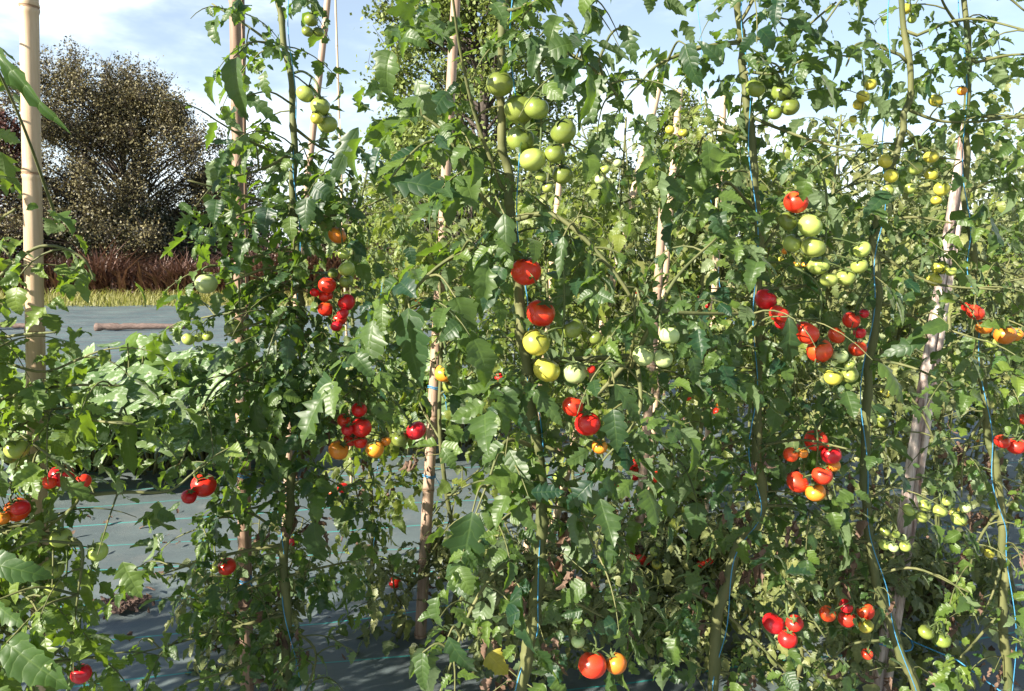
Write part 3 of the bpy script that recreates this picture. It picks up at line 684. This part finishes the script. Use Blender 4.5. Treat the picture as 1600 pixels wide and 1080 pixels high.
FIX2 = {
 'a': [(T(537,762,21,'R', 518,770,9,'S'), 2.75), (T(617,910,21,'R', 640,912,9,'O'), 2.85), (T(460,845,15,'R', 452,850,10,'R'), 2.7)],
 'b': [(T(695,582,32,'O', 704,605,26,'G'), 2.5), (T(780,590,14,'R', 757,600,14,'R'), 2.6)],
 'c': [(T(925,255,16,'L', 945,265,17,'V', 937,281,16,'L', 922,275,13,'V', 965,255,13,'L'), 2.7), (T(1000,868,16,'R', 992,876,20,'R', 1008,875,20,'R'), 2.65), (T(960,762,16,'R'), 2.7),
       (T(952,918,15,'L', 972,908,13,'L', 976,920,16,'L', 953,931,15,'L'), 2.6)],
 'd': [(T(1027,745,19,'R', 1040,738,13,'R', 1050,752,15,'G'), 2.6), (T(1073,620,14,'R', 1078,608,11,'R'), 2.7), (T(1095,880,15,'R', 1108,876,16,'R'), 2.6), (T(1047,203,14,'Y', 1067,207,14,'Y'), 2.8),
       (T(1022,862,15,'V', 1026,882,16,'Y', 1030,850,12,'V', 1037,1050,17,'L'), 2.55)],
 'e': [(T(1310,640,12,'V', 1390,690,12,'R'), 2.6), (T(1310,790,10,'R', 1300,835,12,'V'), 2.6)],
 'f': [(T(1415,770,10,'R', 1508,870,14,'S'), 2.6)],
}
for fx in FIX2.values():
    for tr, Yt in fx:
        for (x, y, d, c) in tr: DISCS.append((x, y, d / 2 + 2, Yt - .03, .93))
second = [('a', 575, 2.95, 1.75, 'tomato plant in yellow sunlight between the forked front stem and the lone bamboo cane'), ('b', 700, 2.75, 1.65, 'tomato plant with an orange fruit leaning on the lone bamboo cane'),
          ('c', 955, 2.95, 1.95, 'tomato plant of the second row with pale green cluster at its top'), ('d', 1090, 2.85, 2.0, 'tomato plant of the second row behind the drooping shoot, small red clusters low down'),
          ('e', 1285, 2.9, 1.95, 'tomato plant of the second row behind the long green and red truss'), ('f', 1460, 2.85, 2.0, 'tomato plant of the second row close behind the split wooden post'),
          ('g', 1590, 3.0, 2.05, 'tomato plant of the second row behind the woody stem at the end of the row'), ('h', 845, 3.1, 1.85, 'tomato plant of the second row behind the plant with the large green truss'),
          ('i', 1190, 3.2, 1.9, 'tomato plant of the second row seen between two front stems with blue twine'), ('j', 1375, 3.2, 1.95, 'slim tomato plant of the second row behind the brown leaning stem')]
for i, (k, x, Y, h, lab) in enumerate(second):
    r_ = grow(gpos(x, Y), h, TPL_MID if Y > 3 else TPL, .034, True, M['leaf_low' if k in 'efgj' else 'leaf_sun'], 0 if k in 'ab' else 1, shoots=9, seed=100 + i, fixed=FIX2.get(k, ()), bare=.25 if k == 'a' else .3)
    tag(r_, lab, 'tomato plant', 'tomato plants of the second row')
# further rows: four plants, then copies of each and of all their parts
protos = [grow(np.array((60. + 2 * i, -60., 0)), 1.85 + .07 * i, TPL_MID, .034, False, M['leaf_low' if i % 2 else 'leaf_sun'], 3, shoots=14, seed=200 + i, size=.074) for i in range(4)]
def copy_tree(o, parent=None):
    c = o.copy(); C.objects.link(c)
    if parent is not None: c.parent = parent
    for ch in o.children: copy_tree(ch, c)
    return c
rows = [(4.3, [885, 960, 1040, 1115, 1195, 1275, 1350, 1430, 1505, 1585], 'third'), (5.7, [800, 870, 945, 1015, 1085, 1160, 1240, 1310, 1385, 1455, 1530, 1600], 'fourth'),
        (7.3, [640, 700, 770, 830, 890, 955, 1020, 1090, 1160, 1225, 1290], 'fifth')]
q = 0
for Y0, xs, word in rows:
    for x in xs:
        pr = protos[q % 4]; o = pr if q < 4 else copy_tree(pr); q += 1
        Y = Y0 + (x - 1100) / 1600 * Y0 * .25 + random.uniform(-.15, .15)
        o.location = gpos(x + random.uniform(-12, 12), Y); o.rotation_euler.z = random.random() * 6.28
        s = random.uniform(.9, 1.08); o.scale = (s, s, s)
        tag(o, f'leafy tomato plant of the {word} row, mostly hidden by the plants before it', 'tomato plant', f'tomato plants of the {word} row')
# the front row goes on beyond the frame; it is what shades the near membrane
for i, (x, y) in enumerate(((-1.85, 1.52), (-1.5, 1.58), (-2.35, 1.48), (-2.85, 1.44), (-3.35, 1.40))):
    o = copy_tree(protos[i % 4]); o.location = (x, y, 0); o.rotation_euler.z = 1.3 * i; s = .66 if i == 1 else .9; o.scale = (s, s, s)
    tag(o, 'tomato plant further along the front row, beyond the bushy plant at the pale cane', 'tomato plant', 'tomato plants further along the front row')
random.seed(5)

# low shoots at the foot of the rows
low_spots = [(1330, 2.35, .42), (1250, 2.45, .38), (620, 2.75, .30), (1440, 2.4, .36), (1170, 2.6, .40), (740, 2.5, .3), (980, 2.7, .35), (1060, 2.55, .3), (350, 2.5, .25), (870, 2.45, .35)]
low_words = ['pale low tomato shoot spreading at the foot of the split wooden post', 'low leafy shoot on the membrane below the pair of red fruit', 'low feathery weed on the dark membrane at the base of the lone cane',
             'low pale shoot between the split post and the woody stem', 'low leafy shoot in the shade behind the forked front stem', 'low shoot with broad leaves beside the lone cane on the shaded membrane',
             'low leafy shoot behind the big red and orange pair', 'short shoot growing in the shade below the small red cluster', 'short leafy shoot beside the slender cane on purple membrane', 'low shoot just behind the stem with the red and orange pair']
for i, ((x, Y, h), lab) in enumerate(zip(low_spots, low_words)):
    r_ = grow(gpos(x, Y), h * 1.25, TPL, .018, True, M['leaf_low'], 0, .17, .055, 7, 300 + i, 'low_shoot', .1, 0.05)
    tag(r_, lab, 'plant', 'low shoots at the foot of the plants')

# ------------------------------------------------------------------ squash plants with silvery leaves
def squash(base, n, spread, h, seed, label):
    random.seed(seed); root = link('squash_plant', None, None, base); tb = Tubes(); lv = Leaves(TPL_SQ)
    for i in range(n):
        a = random.random() * 6.28; r = spread * math.sqrt(random.random()); hh = h * random.uniform(.45, 1.05) * (1 - .35 * (r / spread) ** 2)
        e = base + np.array((math.cos(a) * r, math.sin(a) * r, hh)); s = base + np.array((math.cos(a) * r * .25, math.sin(a) * r * .25, .03))
        tb.add(smooth_path([s, (s + e) / 2 + np.array((math.cos(a) * .05, math.sin(a) * .05, .1)), e], 4), np.linspace(.010, .006, 9), 6)
        sz = random.uniform(.20, .32); d = np.array((math.cos(a), math.sin(a), random.uniform(-.5, .35)))
        lv.add(e - d * sz * .15, d, UP * .8 + np.array((-.25, -.45, 0)) + rng.normal(0, .3, 3), sz, sz * .9, random.uniform(.2, 1.), random.uniform(.05, .35), .018, random.random())
    link('stalks', tb.mesh('stalks', M['stem'], base), root).name = 'leaf_stalk'
    link('foliage', lv.mesh('foliage', M['squash_leaf'], base), root)
    tag(root, label, 'squash plant', 'squash plants beyond the tomato rows')
for i, (x, Y, n, sp, h, lab) in enumerate([
    (150, 4.95, 42, .55, .75, 'silvery squash plant beyond the thick pale cane'), (245, 4.9, 44, .55, .72, 'silvery squash plant in full sun above the pale strip of membrane'),
    (335, 5.1, 40, .5, .75, 'silvery squash plant partly behind the slender cane'), (60, 5.1, 36, .5, .7, 'silvery squash plant behind the bushy tomato plant'),
    (205, 6.2, 40, .55, .7, 'second row squash plant just before the log on the membrane'), (300, 6.4, 40, .55, .68, 'second row squash plant beside the end of the log'),
    (720, 5.6, 40, .5, .7, 'grey leaved squash plant beyond the lone bamboo cane'), (640, 5.4, 36, .5, .68, 'grey leaved squash plant seen through the sunlit second row'), (430, 5.3, 36, .5, .7, 'squash plant hidden behind the forked front stem')]):
    squash(gpos(x, Y), n, sp, h, 400 + i, lab)
random.seed(6)

# ------------------------------------------------------------------ canes, post, twine
def cane(pts, r0, r1, m, label, ties=(), node=.28, wob=.002):
    P = smooth_path(pts, 12); P = P + np.cumsum(rng.normal(0, wob * .12, P.shape), axis=0); base = P[0].copy()
    seg = np.linalg.norm(np.diff(P, axis=0), axis=1); cum = np.concatenate(([0], np.cumsum(seg))); tot = cum[-1]
    root = link('bamboo_cane', None, None, base)
    def pt(s): return np.array([np.interp(s, cum, P[:, i]) for i in range(3)])
    nodes = np.arange(random.uniform(.05, node), tot, node) + rng.normal(0, .02, len(np.arange(.1, tot + .4, node)))[:len(np.arange(random.uniform(.05, .06), tot, node))][0]
    S, Rr = [], []
    for s in np.linspace(0, tot, 60): S.append(s); Rr.append(1.)
    for c in nodes:
        for ds, k in ((-.012, 1.0), (-.004, 1.13), (0, .97), (.004, 1.10), (.012, 1.0)): S.append(c + ds); Rr.append(k)
    o = np.argsort(S); S = np.array(S)[o]; Rr = np.array(Rr)[o]; keep = (S >= 0) & (S <= tot); S, Rr = S[keep], Rr[keep]
    tb = Tubes(); tb.add([pt(s) for s in S], (r0 + (r1 - r0) * S / tot) * Rr, 12)
    link('culm', tb.mesh('culm', m, base), root)
    for c in nodes:
        if .01 < c < tot - .01:
            t2 = Tubes(); rr = (r0 + (r1 - r0) * c / tot); t2.add([pt(c - .0022), pt(c), pt(c + .0022)], [rr * 1.11, rr * 1.02, rr * 1.10], 12, False)
            link('node_ring', t2.mesh('node_ring', M['bamboo_node'], base), root)
    for y in ties:
        zs = y; t2 = Tubes(); c = min(range(len(S)), key=lambda i: abs(pt(S[i])[2] - zs)); p = pt(S[c]); rr = (r0 + (r1 - r0) * S[c] / tot) + .003
        for tt in range(2):
            t2.add([p + np.array((math.cos(a) * rr, math.sin(a) * rr, .006 * tt + .004 * math.sin(a * 2))) for a in np.linspace(0, 6.3, 14)], .002, 5, False)
        t2.add([p + np.array((rr, -.01, 0)), p + np.array((rr + .02, -.02, -.03)), p + np.array((rr + .025, -.02, -.08))], .0016, 5, False)
        link('twine_tie', t2.mesh('twine_tie', M['twine'], base), root)
    return tag(root, label, 'bamboo cane', 'bamboo canes standing among the plants')
def vis_cane(x0, y0, x1, y1, Y0, Y1, *a, **k):
    """A cane through two photograph points, carried down to the ground and up out of the frame."""
    p, q_ = at(x0, y0, Y0), at(x1, y1, Y1); d = (q_ - p) / (q_[2] - p[2])
    return cane([p + d * (-.02 - p[2]), p, p + d * (1.25 - p[2]), q_ + d * k.pop('up', .5)], *a, **k)
vis_cane(56, 560, 46, 10, 1.55, 1.55, .0185, .0165, M['bamboo'], 'thick pale bamboo cane standing alone before the dark hawthorn', up=.4, node=.315)
vis_cane(384, 1025, 369, 20, 2.1, 2.15, .0165, .0145, M['bamboo_shade'], 'straight brown cane leaned on by the tallest forked plant', ties=(.5, 1.0, .8), up=.5)
vis_cane(391, 1025, 377, 20, 2.13, 2.18, .008, .006, M['bamboo_shade'], 'thin dark cane bound close against the straight brown cane', up=.1, node=.2)
vis_cane(657, 985, 703, 170, 2.78, 2.9, .0225, .0165, M['bamboo_old'], 'leaning bamboo cane standing free on the shaded membrane', ties=(.62, .95), up=.7)
cane([np.append(at(440, 900, 3.2)[:2], -.02), at(468, 420, 3.2), at(510, 20, 3.3), at(518, -120, 3.35)], .017, .013, M['bamboo_old'], 'pinkish leaning cane against the sky beside the forked plant')
vis_cane(531, 190, 525, 0, 4.6, 4.6, .008, .006, M['bamboo'], 'very thin cane against the white cloud', up=.4)
vis_cane(1003, 250, 1034, 120, 3.3, 3.35, .017, .014, M['bamboo'], 'short leaning cane ending beneath the drooping shoot', up=.0)
vis_cane(1051, 270, 1061, 140, 3.9, 3.9, .020, .017, M['bamboo'], 'short upright cane before the small yellow tree', up=.0)
vis_cane(1125, 275, 1131, 140, 3.7, 3.7, .018, .016, M['bamboo'], 'upright cane between the small yellow tree and the blue twine', up=.02)
vis_cane(1005, 750, 1034, 370, 2.7, 2.75, .018, .015, M['bamboo_old'], 'weathered leaning cane in the thick of the second row', up=.1)
vis_cane(870, 340, 880, 230, 3.5, 3.5, .016, .014, M['bamboo'], 'cane glimpsed behind the horizontal side stem', up=.1)

def post():
    a, b = at(1378, 1075, 2.3), at(1510, 225, 2.42); d = (b - a) / (b[2] - a[2]); p0 = a + d * (-.05 - a[2]); base = p0.copy(); base[2] = 0
    root = link('wooden_post', None, None, base)
    for nm, off, wx, tp, sd in (('split_half', (-.019, 0, 0), .0175, b + d * .02, 1), ('split_half', (.021, .010, 0), .0150, b - d * .10, 2)):
        r2 = np.random.default_rng(sd); V = []; n, k = 60, 12; ang = np.arange(k) * 2 * math.pi / k
        prof = wx * (1 + r2.normal(0, .13, k)); ph = r2.random(k) * 6
        for i in range(n + 1):
            t = i / n; c = p0 + (tp - p0) * t + np.array(off) * (1 - .35 * t)
            rr = prof * (1 - .22 * t) * (1 + .10 * np.sin(t * 9 + ph) + r2.normal(0, .025, k))
            lift = (.05 * np.sin(ph * 3) if i == n else 0)
            V.append(np.stack([c[0] + np.cos(ang) * rr, c[1] + np.sin(ang) * rr * .9, np.full(k, c[2]) + lift], 1))
        V = np.concatenate(V) - base
        F = [(i * k + j, i * k + (j + 1) % k, (i + 1) * k + (j + 1) % k, (i + 1) * k + j) for i in range(n) for j in range(k)] + [tuple(n * k + j for j in range(k))]
        o = link(nm, make_mesh(nm, V, F, M['wood'], smooth=True), root)
    t2 = Tubes(); c = a + d * (.22 - a[2])
    t2.add([c + np.array((math.cos(s) * .07, math.sin(s) * .055, .01 * math.sin(s * 2))) for s in np.linspace(0, 6.3, 18)], .0025, 5, False)
    t2.add([c + np.array((.07, 0, 0)), c + np.array((.16, -.1, -.01)), c + np.array((.22, -.3, -.03))], .0022, 5, False)
    link('twine_tie', t2.mesh('twine_tie', M['twine'], base), root)
    tag(root, 'pale weathered post split down its length, leaning between two plants', 'post')
post()
def twine(pts, Y, label, stemkey=None):
    pp = smooth_path([at(x, y, Y + (o_[0] if o_ else 0)) for x, y, *o_ in pts], 14); m = len(pp)
    s = np.linspace(0, 1, m); L_ = np.linalg.norm(np.diff(pp, axis=0), axis=1).sum(); a = s * L_ / .30 * 6.28
    pp = pp + np.stack([.006 * np.cos(a), .008 * np.sin(a), 0 * a], 1)
    base = pp[-1].copy(); tb = Tubes(); tb.add(pp, .00115, 5)
    tag(link('support_twine', tb.mesh('support_twine', M['twine'], base), None, base), label, 'twine', 'blue strings holding up the plants')
twine([(448,-80),(455,60),(460,200),(464,330),(468,480),(470,600),(466,690),(447,780),(440,870),(448,960),(470,1095)], 1.89, 'blue string wound down the tall forked plant')
twine([(800,-80),(802,60),(806,200),(812,330),(820,470),(825,570),(838,640),(850,800),(838,960),(828,1020),(800,1095)], 1.44, 'blue string behind the single red tomato and the large green truss')
twine([(1160,-80),(1164,60),(1170,170),(1178,300),(1181,450),(1180,580),(1174,700),(1185,800),(1150,880),(1128,1000),(1115,1095)], 1.68, 'blue string beside the stem with the drooping shoot')
twine([(1398,-80),(1390,60),(1385,180),(1380,300),(1372,400),(1360,500),(1348,640),(1356,780),(1374,890),(1400,980),(1432,1095)], 1.78, 'blue string on the brown stem crossing the split post')
twine([(1500,-80),(1505,100),(1510,300),(1516,420),(1530,520),(1546,680),(1562,800),(1580,900),(1585,1095)], 1.88, 'blue string on the woody stem beyond the split post')
twine([(1090,-60),(1100,200),(1130,480),(1140,700),(1130,880)], 2.9, 'blue string deep in the second row behind the drooping shoot')
twine([(596,420),(592,600),(590,760),(585,880)], 2.9, 'blue string inside the sunlit second row plant')

# ------------------------------------------------------------------ ground
def sheet(name, x0, y0, x1, y1, z, m, nx=1, ny=1, f=None):
    V = [(x0 + (x1 - x0) * i / nx, y0 + (y1 - y0) * j / ny, 0) for j in range(ny + 1) for i in range(nx + 1)]
    V = [(x, y, z + (f(x, y) if f else 0)) for x, y, _ in V]
    F = [(j * (nx + 1) + i, j * (nx + 1) + i + 1, (j + 1) * (nx + 1) + i + 1, (j + 1) * (nx + 1) + i) for j in range(ny) for i in range(nx)]
    return tag(link(name, make_mesh(name, V, F, m)), kind='structure')
sheet('field', -900, -300, 900, 1500, -.03, M['field'])
def crinkle(x, y):
    return .007 * math.sin(x * 3.1 + 2.2 * math.sin(y * 2.3)) + .009 * math.sin(y * 6.5 + 1.7 * math.sin(x * 1.3)) + .004 * math.sin(y * 17 + x * 2.)
sheet('ground', -14, -3, 14, 20.5, .0, M['membrane'], 150, 240, crinkle)

def log(x0, x1, y, r, label):
    Y = ground_y(y + 3); a, b = at(x0, y, Y), at(x1, y + 4, Y + .1); a[2] = b[2] = r * .9
    P = smooth_path([a, a * .6 + b * .4 + np.array((0, .03, .01)), b], 10); tb = Tubes()
    tb.add(P + rng.normal(0, .006, P.shape), np.linspace(r, r * .62, len(P)) * (1 + rng.normal(0, .06, len(P))), 10)
    tag(link('log', tb.mesh('log', M['log'], P[0]), None, P[0]), label, 'log', 'logs weighing down the membrane')
log(150, 290, 514, .075, 'peeling grey log lying on the membrane before the bracken')
log(-60, 62, 512, .07, 'log on the membrane just behind the thick pale cane')

# torn planting hole with earth and dead stalks
hp = at(195, 945, ground_y(950)); hp[2] = .0
V, F = [], []; n = 22
for i, (rr, z) in enumerate(((1., .012), (.82, .03), (.55, .035), (.2, .02))):
    for j in range(n):
        a = 6.2832 * j / n; k = 1 + .22 * math.sin(a * 3 + i) + random.uniform(-.1, .1)
        V.append((math.cos(a) * .085 * rr * k, math.sin(a) * .06 * rr * k, z + random.uniform(-.006, .012)))
V.append((0, 0, .02))
for i in range(3):
    for j in range(n): F.append((i * n + j, i * n + (j + 1) % n, (i + 1) * n + (j + 1) % n, (i + 1) * n + j))
for j in range(n): F.append((3 * n + j, 3 * n + (j + 1) % n, 4 * n))
for j in range(90):                                  # crumbs and bits of straw
    c = np.array((random.gauss(0, .06), random.gauss(0, .045), .03)); s = random.uniform(.004, .012); b0 = len(V); a = random.random() * 3.14
    d = np.array((math.cos(a), math.sin(a), random.uniform(-.2, .4))) * s * random.choice((1, 1, 3)); e = np.array((-math.sin(a), math.cos(a), 0)) * s * .5
    for q_ in (c - d - e, c + d - e, c + d + e, c - d + e, c + UP * s): V.append(tuple(q_))
    F += [(b0, b0 + 1, b0 + 4), (b0 + 1, b0 + 2, b0 + 4), (b0 + 2, b0 + 3, b0 + 4), (b0 + 3, b0, b0 + 4)]
tag(link('soil', make_mesh('soil', V, F, M['soil'], smooth=False), None, hp), kind='stuff')

lit = Leaves(TPL_MID)
for _ in range(150):
    x, Y = random.uniform(60, 1560), random.uniform(2.5, 5.2); p = gpos(x, Y); p[2] = .018 + crinkle(p[0], p[1]); a = random.random() * 6.28; sz = random.uniform(.02, .06)
    lit.add(p, (math.cos(a), math.sin(a), random.uniform(-.1, .15)), np.array((0, 0, 1.)) + rng.normal(0, .3, 3), sz, sz * random.uniform(.3, .7), random.uniform(-1.2, 1.5), random.uniform(0, .8), .08, random.random())
tag(link('leaf_litter', lit.mesh('leaf_litter', M['dead_leaf'])), kind='stuff')

# ------------------------------------------------------------------ grass verge, bracken, trees
def blades(name, m, n, x0, x1, y0, y1, h0, h1, wd, lean, dens=None):
    Xs = rng.uniform(x0, x1, n); Ys = rng.uniform(y0, y1, n); H = rng.uniform(h0, h1, n); A = rng.uniform(0, 6.28, n); Ln = rng.uniform(0, lean, n)
    if dens: H = H * np.array([dens(x) for x in Xs])
    B = np.stack([Xs, Ys, np.full(n, -.03)], 1); d = np.stack([np.cos(A), np.sin(A), 0 * A], 1); s = np.stack([-np.sin(A), np.cos(A), 0 * A], 1)
    W = (wd * rng.uniform(.5, 1.3, n))[:, None]
    mid = B + UP * (H * .6)[:, None] + d * (H * Ln * .35)[:, None]; tip = B + UP * (H * rng.uniform(.75, 1., n))[:, None] + d * (H * Ln)[:, None]
    V = np.stack([B - s * W, B + s * W, mid + s * W * .8, mid - s * W * .8, tip + s * W * .15, tip - s * W * .15], 1).reshape(-1, 3)
    F = (np.array([[0, 1, 2, 3], [3, 2, 4, 5]])[None] + (np.arange(n) * 6)[:, None, None]).reshape(-1, 4)
    luv = np.zeros((n * 6, 3)); luv[:, 1] = .5; luv[:, 2] = np.repeat(rng.random(n), 6)
    return tag(link(name, make_mesh(name, V, F, m, luv)), kind='stuff')
M['grass'] = leaf_mat('verge grass', (.08, .11, .03), (.20, .185, .07), (.25, .24, .08), (.4, .42, .06), vein_col=0, sheen=0)
M['bracken'] = leaf_mat('dry bracken', (.090, .042, .030), (.19, .10, .07), (.15, .09, .07), (.2, .1, .06), vein_col=0, sheen=0, trans=.15)
blades('grass', M['grass'], 26000, -26, 30, 20.15, 25, .04, .40, .012, 1.2)
tall = lambda x: random.uniform(.7, 1.15) * (.8 + .25 * math.sin(x * .7) + .15 * math.sin(x * 2.1) + (.35 if x > -14 else 0))
blades('bracken', M['bracken'], 34000, -30, -5, 25.2, 29, .25, 1.5, .035, 1.7, tall)

def tree_leaf_mat(name, a, b, thru, trans=.3):
    return leaf_mat(name, a, b, tuple(min(1, c * 1.25) for c in b), thru, vein_col=0, sheen=0, trans=trans, rough=.55)
def clump_tree(name, base, height, profile, nclump, per, crad, lsize, m, label, seed, tintf=None, twigs=0, group='trees beyond the field', cat='tree', squash_=.8):
    """Trunk, limbs out to every clump of leaves, bare twigs at the rim; clumps crowd an uneven outline."""
    random.seed(seed); r2 = np.random.default_rng(seed); base = np.asarray(base, float); root = link(name, None, None, base)
    tb = Tubes(); zs = [a for a, _ in profile]; rs = [b for _, b in profile]
    tr = [base + UP * -.1] + [base + UP * height * t + np.append(r2.normal(0, .02 * height, 2), 0) for t in (.2, .4, .6, .8)]
    tp_ = smooth_path(tr, 4); tb.add(tp_, np.linspace(height * .022, height * .006, len(tp_)), 8)
    lob = r2.uniform(0, 6.28, 3); O, D0 = [], []
    bulge = .66 + .58 * r2.random((8, 6)); rise = .80 + .24 * r2.random(8)
    for c in range(nclump):
        z = zs[0] + (zs[-1] - zs[0]) * r2.random() ** .85; rr = np.interp(z, zs, rs); a = r2.random() * 6.28
        q = rr * (.35 + .65 * math.sqrt(r2.random())) * (1 + .26 * math.sin(a * 2 + lob[0] + z * 4) + .16 * math.sin(a * 5 + lob[1] + z * 9))
        sc_ = int(a / 6.2832 * 8) % 8; q *= bulge[sc_, min(5, int(z * 6))]; z *= rise[sc_] if q > .6 else 1
        cen = base + np.array((math.cos(a) * q, math.sin(a) * q, z * height))
        st = tp_[np.argmin(np.abs(tp_[:, 2] - (cen[2] - q * .7 - .1)))]
        lim = smooth_path([st, st * .45 + cen * .55 + np.array((0, 0, .12 * q)) + r2.normal(0, .12, 3), cen], 4)
        tb.add(lim, np.linspace(height * .006, .012, len(lim)), 4, False)
        k = int(per * r2.uniform(.5, 1.4)); cr = crad * r2.uniform(.6, 1.25) * np.array((1, 1, squash_))
        g = r2.normal(0, .55, (k, 3)); O.append(cen + g * cr)
        out = nrm(cen - base - UP * height * .35)
        for t in range(4 + twigs):
            d = nrm(out * .7 + r2.normal(0, .6, 3) + UP * .2); ln = crad * r2.uniform(.8, 1.6)
            e = [cen, cen + d * ln * .5 + r2.normal(0, .06, 3), cen + d * ln + r2.normal(0, .12, 3)]; tb.add(e, [.012, .008, .004], 3, False)
            if twigs: O.append(np.array([e[1] + (e[2] - e[1]) * f for f in r2.random(int(per * .03) + 2)]) + r2.normal(0, .06, (int(per * .03) + 2, 3)))
    O = np.concatenate(O); O[:, 2] = np.maximum(O[:, 2], .02 * height); n = len(O)
    D = r2.normal(0, 1, (n, 3)); D /= np.linalg.norm(D, axis=1)[:, None]; Nn = np.cross(D, r2.normal(0, 1, (n, 3))) + np.array((-.2, -.3, .5))
    Nn -= D * (Nn * D).sum(1)[:, None]; Nn /= np.linalg.norm(Nn, axis=1)[:, None]; S = np.cross(Nn, D); z = lsize * r2.uniform(.55, 1.3, n)[:, None]
    V = np.stack([O, O + D * z * .5 + S * z * .32, O + D * z, O + D * z * .5 - S * z * .32], 1).reshape(-1, 3)
    F = (np.array([[0, 1, 2, 3]])[None] + (np.arange(n) * 4)[:, None, None]).reshape(-1, 4)
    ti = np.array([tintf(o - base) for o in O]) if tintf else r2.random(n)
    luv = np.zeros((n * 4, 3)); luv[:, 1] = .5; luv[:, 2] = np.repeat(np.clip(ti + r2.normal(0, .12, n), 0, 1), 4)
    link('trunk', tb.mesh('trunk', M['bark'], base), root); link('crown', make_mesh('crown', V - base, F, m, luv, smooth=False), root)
    return tag(root, label, cat, group)
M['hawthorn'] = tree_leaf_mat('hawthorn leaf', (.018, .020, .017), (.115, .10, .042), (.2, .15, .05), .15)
M['copper'] = tree_leaf_mat('copper leaf', (.034, .018, .020), (.11, .05, .042), (.2, .06, .04), .15)
M['ash'] = tree_leaf_mat('pale tree leaf', (.045, .082, .020), (.14, .175, .040), (.28, .36, .05))
M['hedge'] = tree_leaf_mat('dark hedge leaf', (.018, .024, .014), (.05, .055, .028), (.1, .12, .03), .15)
def tp(x, Y): p = at(x, 500, Y); return (p[0], Y, -.03)
SH, SG = 'shrub', 'shrubs along the field edge'
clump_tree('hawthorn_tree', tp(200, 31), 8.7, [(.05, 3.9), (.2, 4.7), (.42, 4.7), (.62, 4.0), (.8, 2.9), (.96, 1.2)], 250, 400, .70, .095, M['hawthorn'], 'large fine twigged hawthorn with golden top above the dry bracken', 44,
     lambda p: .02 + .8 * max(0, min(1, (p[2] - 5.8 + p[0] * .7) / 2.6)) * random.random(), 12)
clump_tree('copper_tree', tp(-25, 30), 8.0, [(.05, 2.4), (.3, 3.0), (.6, 2.6), (.85, 1.5), (.97, .4)], 130, 330, .6, .12, M['copper'], 'reddish purple tree behind the thick pale cane', 22, None, 4)
for x, Y, h, r_, sd, lab in ((95, 30, 3.4, 2.6, 23, 'dark shrub under the hawthorn beside the reddish tree'), (225, 29.6, 2.9, 2.8, 24, 'dark shrub under the golden side of the hawthorn'),
                             (345, 33, 4.6, 1.7, 25, 'small dark shrub against white cloud beside the straight brown cane'), (560, 28, 3.2, 2.6, 29, 'dark purplish shrub seen below the pale green trees'),
                             (880, 30, 3.4, 3.0, 30, 'dark shrub behind the second row and its pale cluster')):
    clump_tree('hedge_shrub', tp(x, Y), h, [(.05, r_ * .9), (.35, r_), (.7, r_ * .75), (.97, r_ * .3)], 70, 200, .55, .13, M['hedge'], lab, sd, None, 2, SG, SH)
clump_tree('field_tree', tp(740, 22), 10.6, [(.1, 2.3), (.3, 3.0), (.5, 3.2), (.7, 2.5), (.86, 1.6), (.98, .5)], 150, 330, .58, .13, M['ash'], 'tall pale green tree rising behind the plant with the large truss', 26)
clump_tree('field_tree', tp(640, 24), 5.6, [(.1, 1.7), (.4, 1.9), (.7, 1.4), (.97, .5)], 70, 260, .5, .13, M['ash'], 'lower pale green tree at the side of the tall one', 27)
clump_tree('field_tree', tp(1055, 26), 6.6, [(.15, 1.4), (.4, 1.8), (.7, 1.3), (.97, .4)], 80, 260, .45, .13, M['ash'], 'small yellow green tree behind the short canes', 28)
for i, x in enumerate((1230, 1330, 1430, 1540)):
    clump_tree('hedge_shrub', tp(x, 60), 3.6 + .5 * (i % 2), [(.05, 4.5), (.4, 5), (.8, 3.5), (.97, 1)], 60, 90, 1.1, .3, M['hedge'], 'low shrub of the far hedge on the skyline under bright cloud', 31 + i, None, 0, 'far hedge on the skyline', SH)
print('faces', sum(len(o.data.polygons) for o in bpy.data.objects if o.type == 'MESH'))
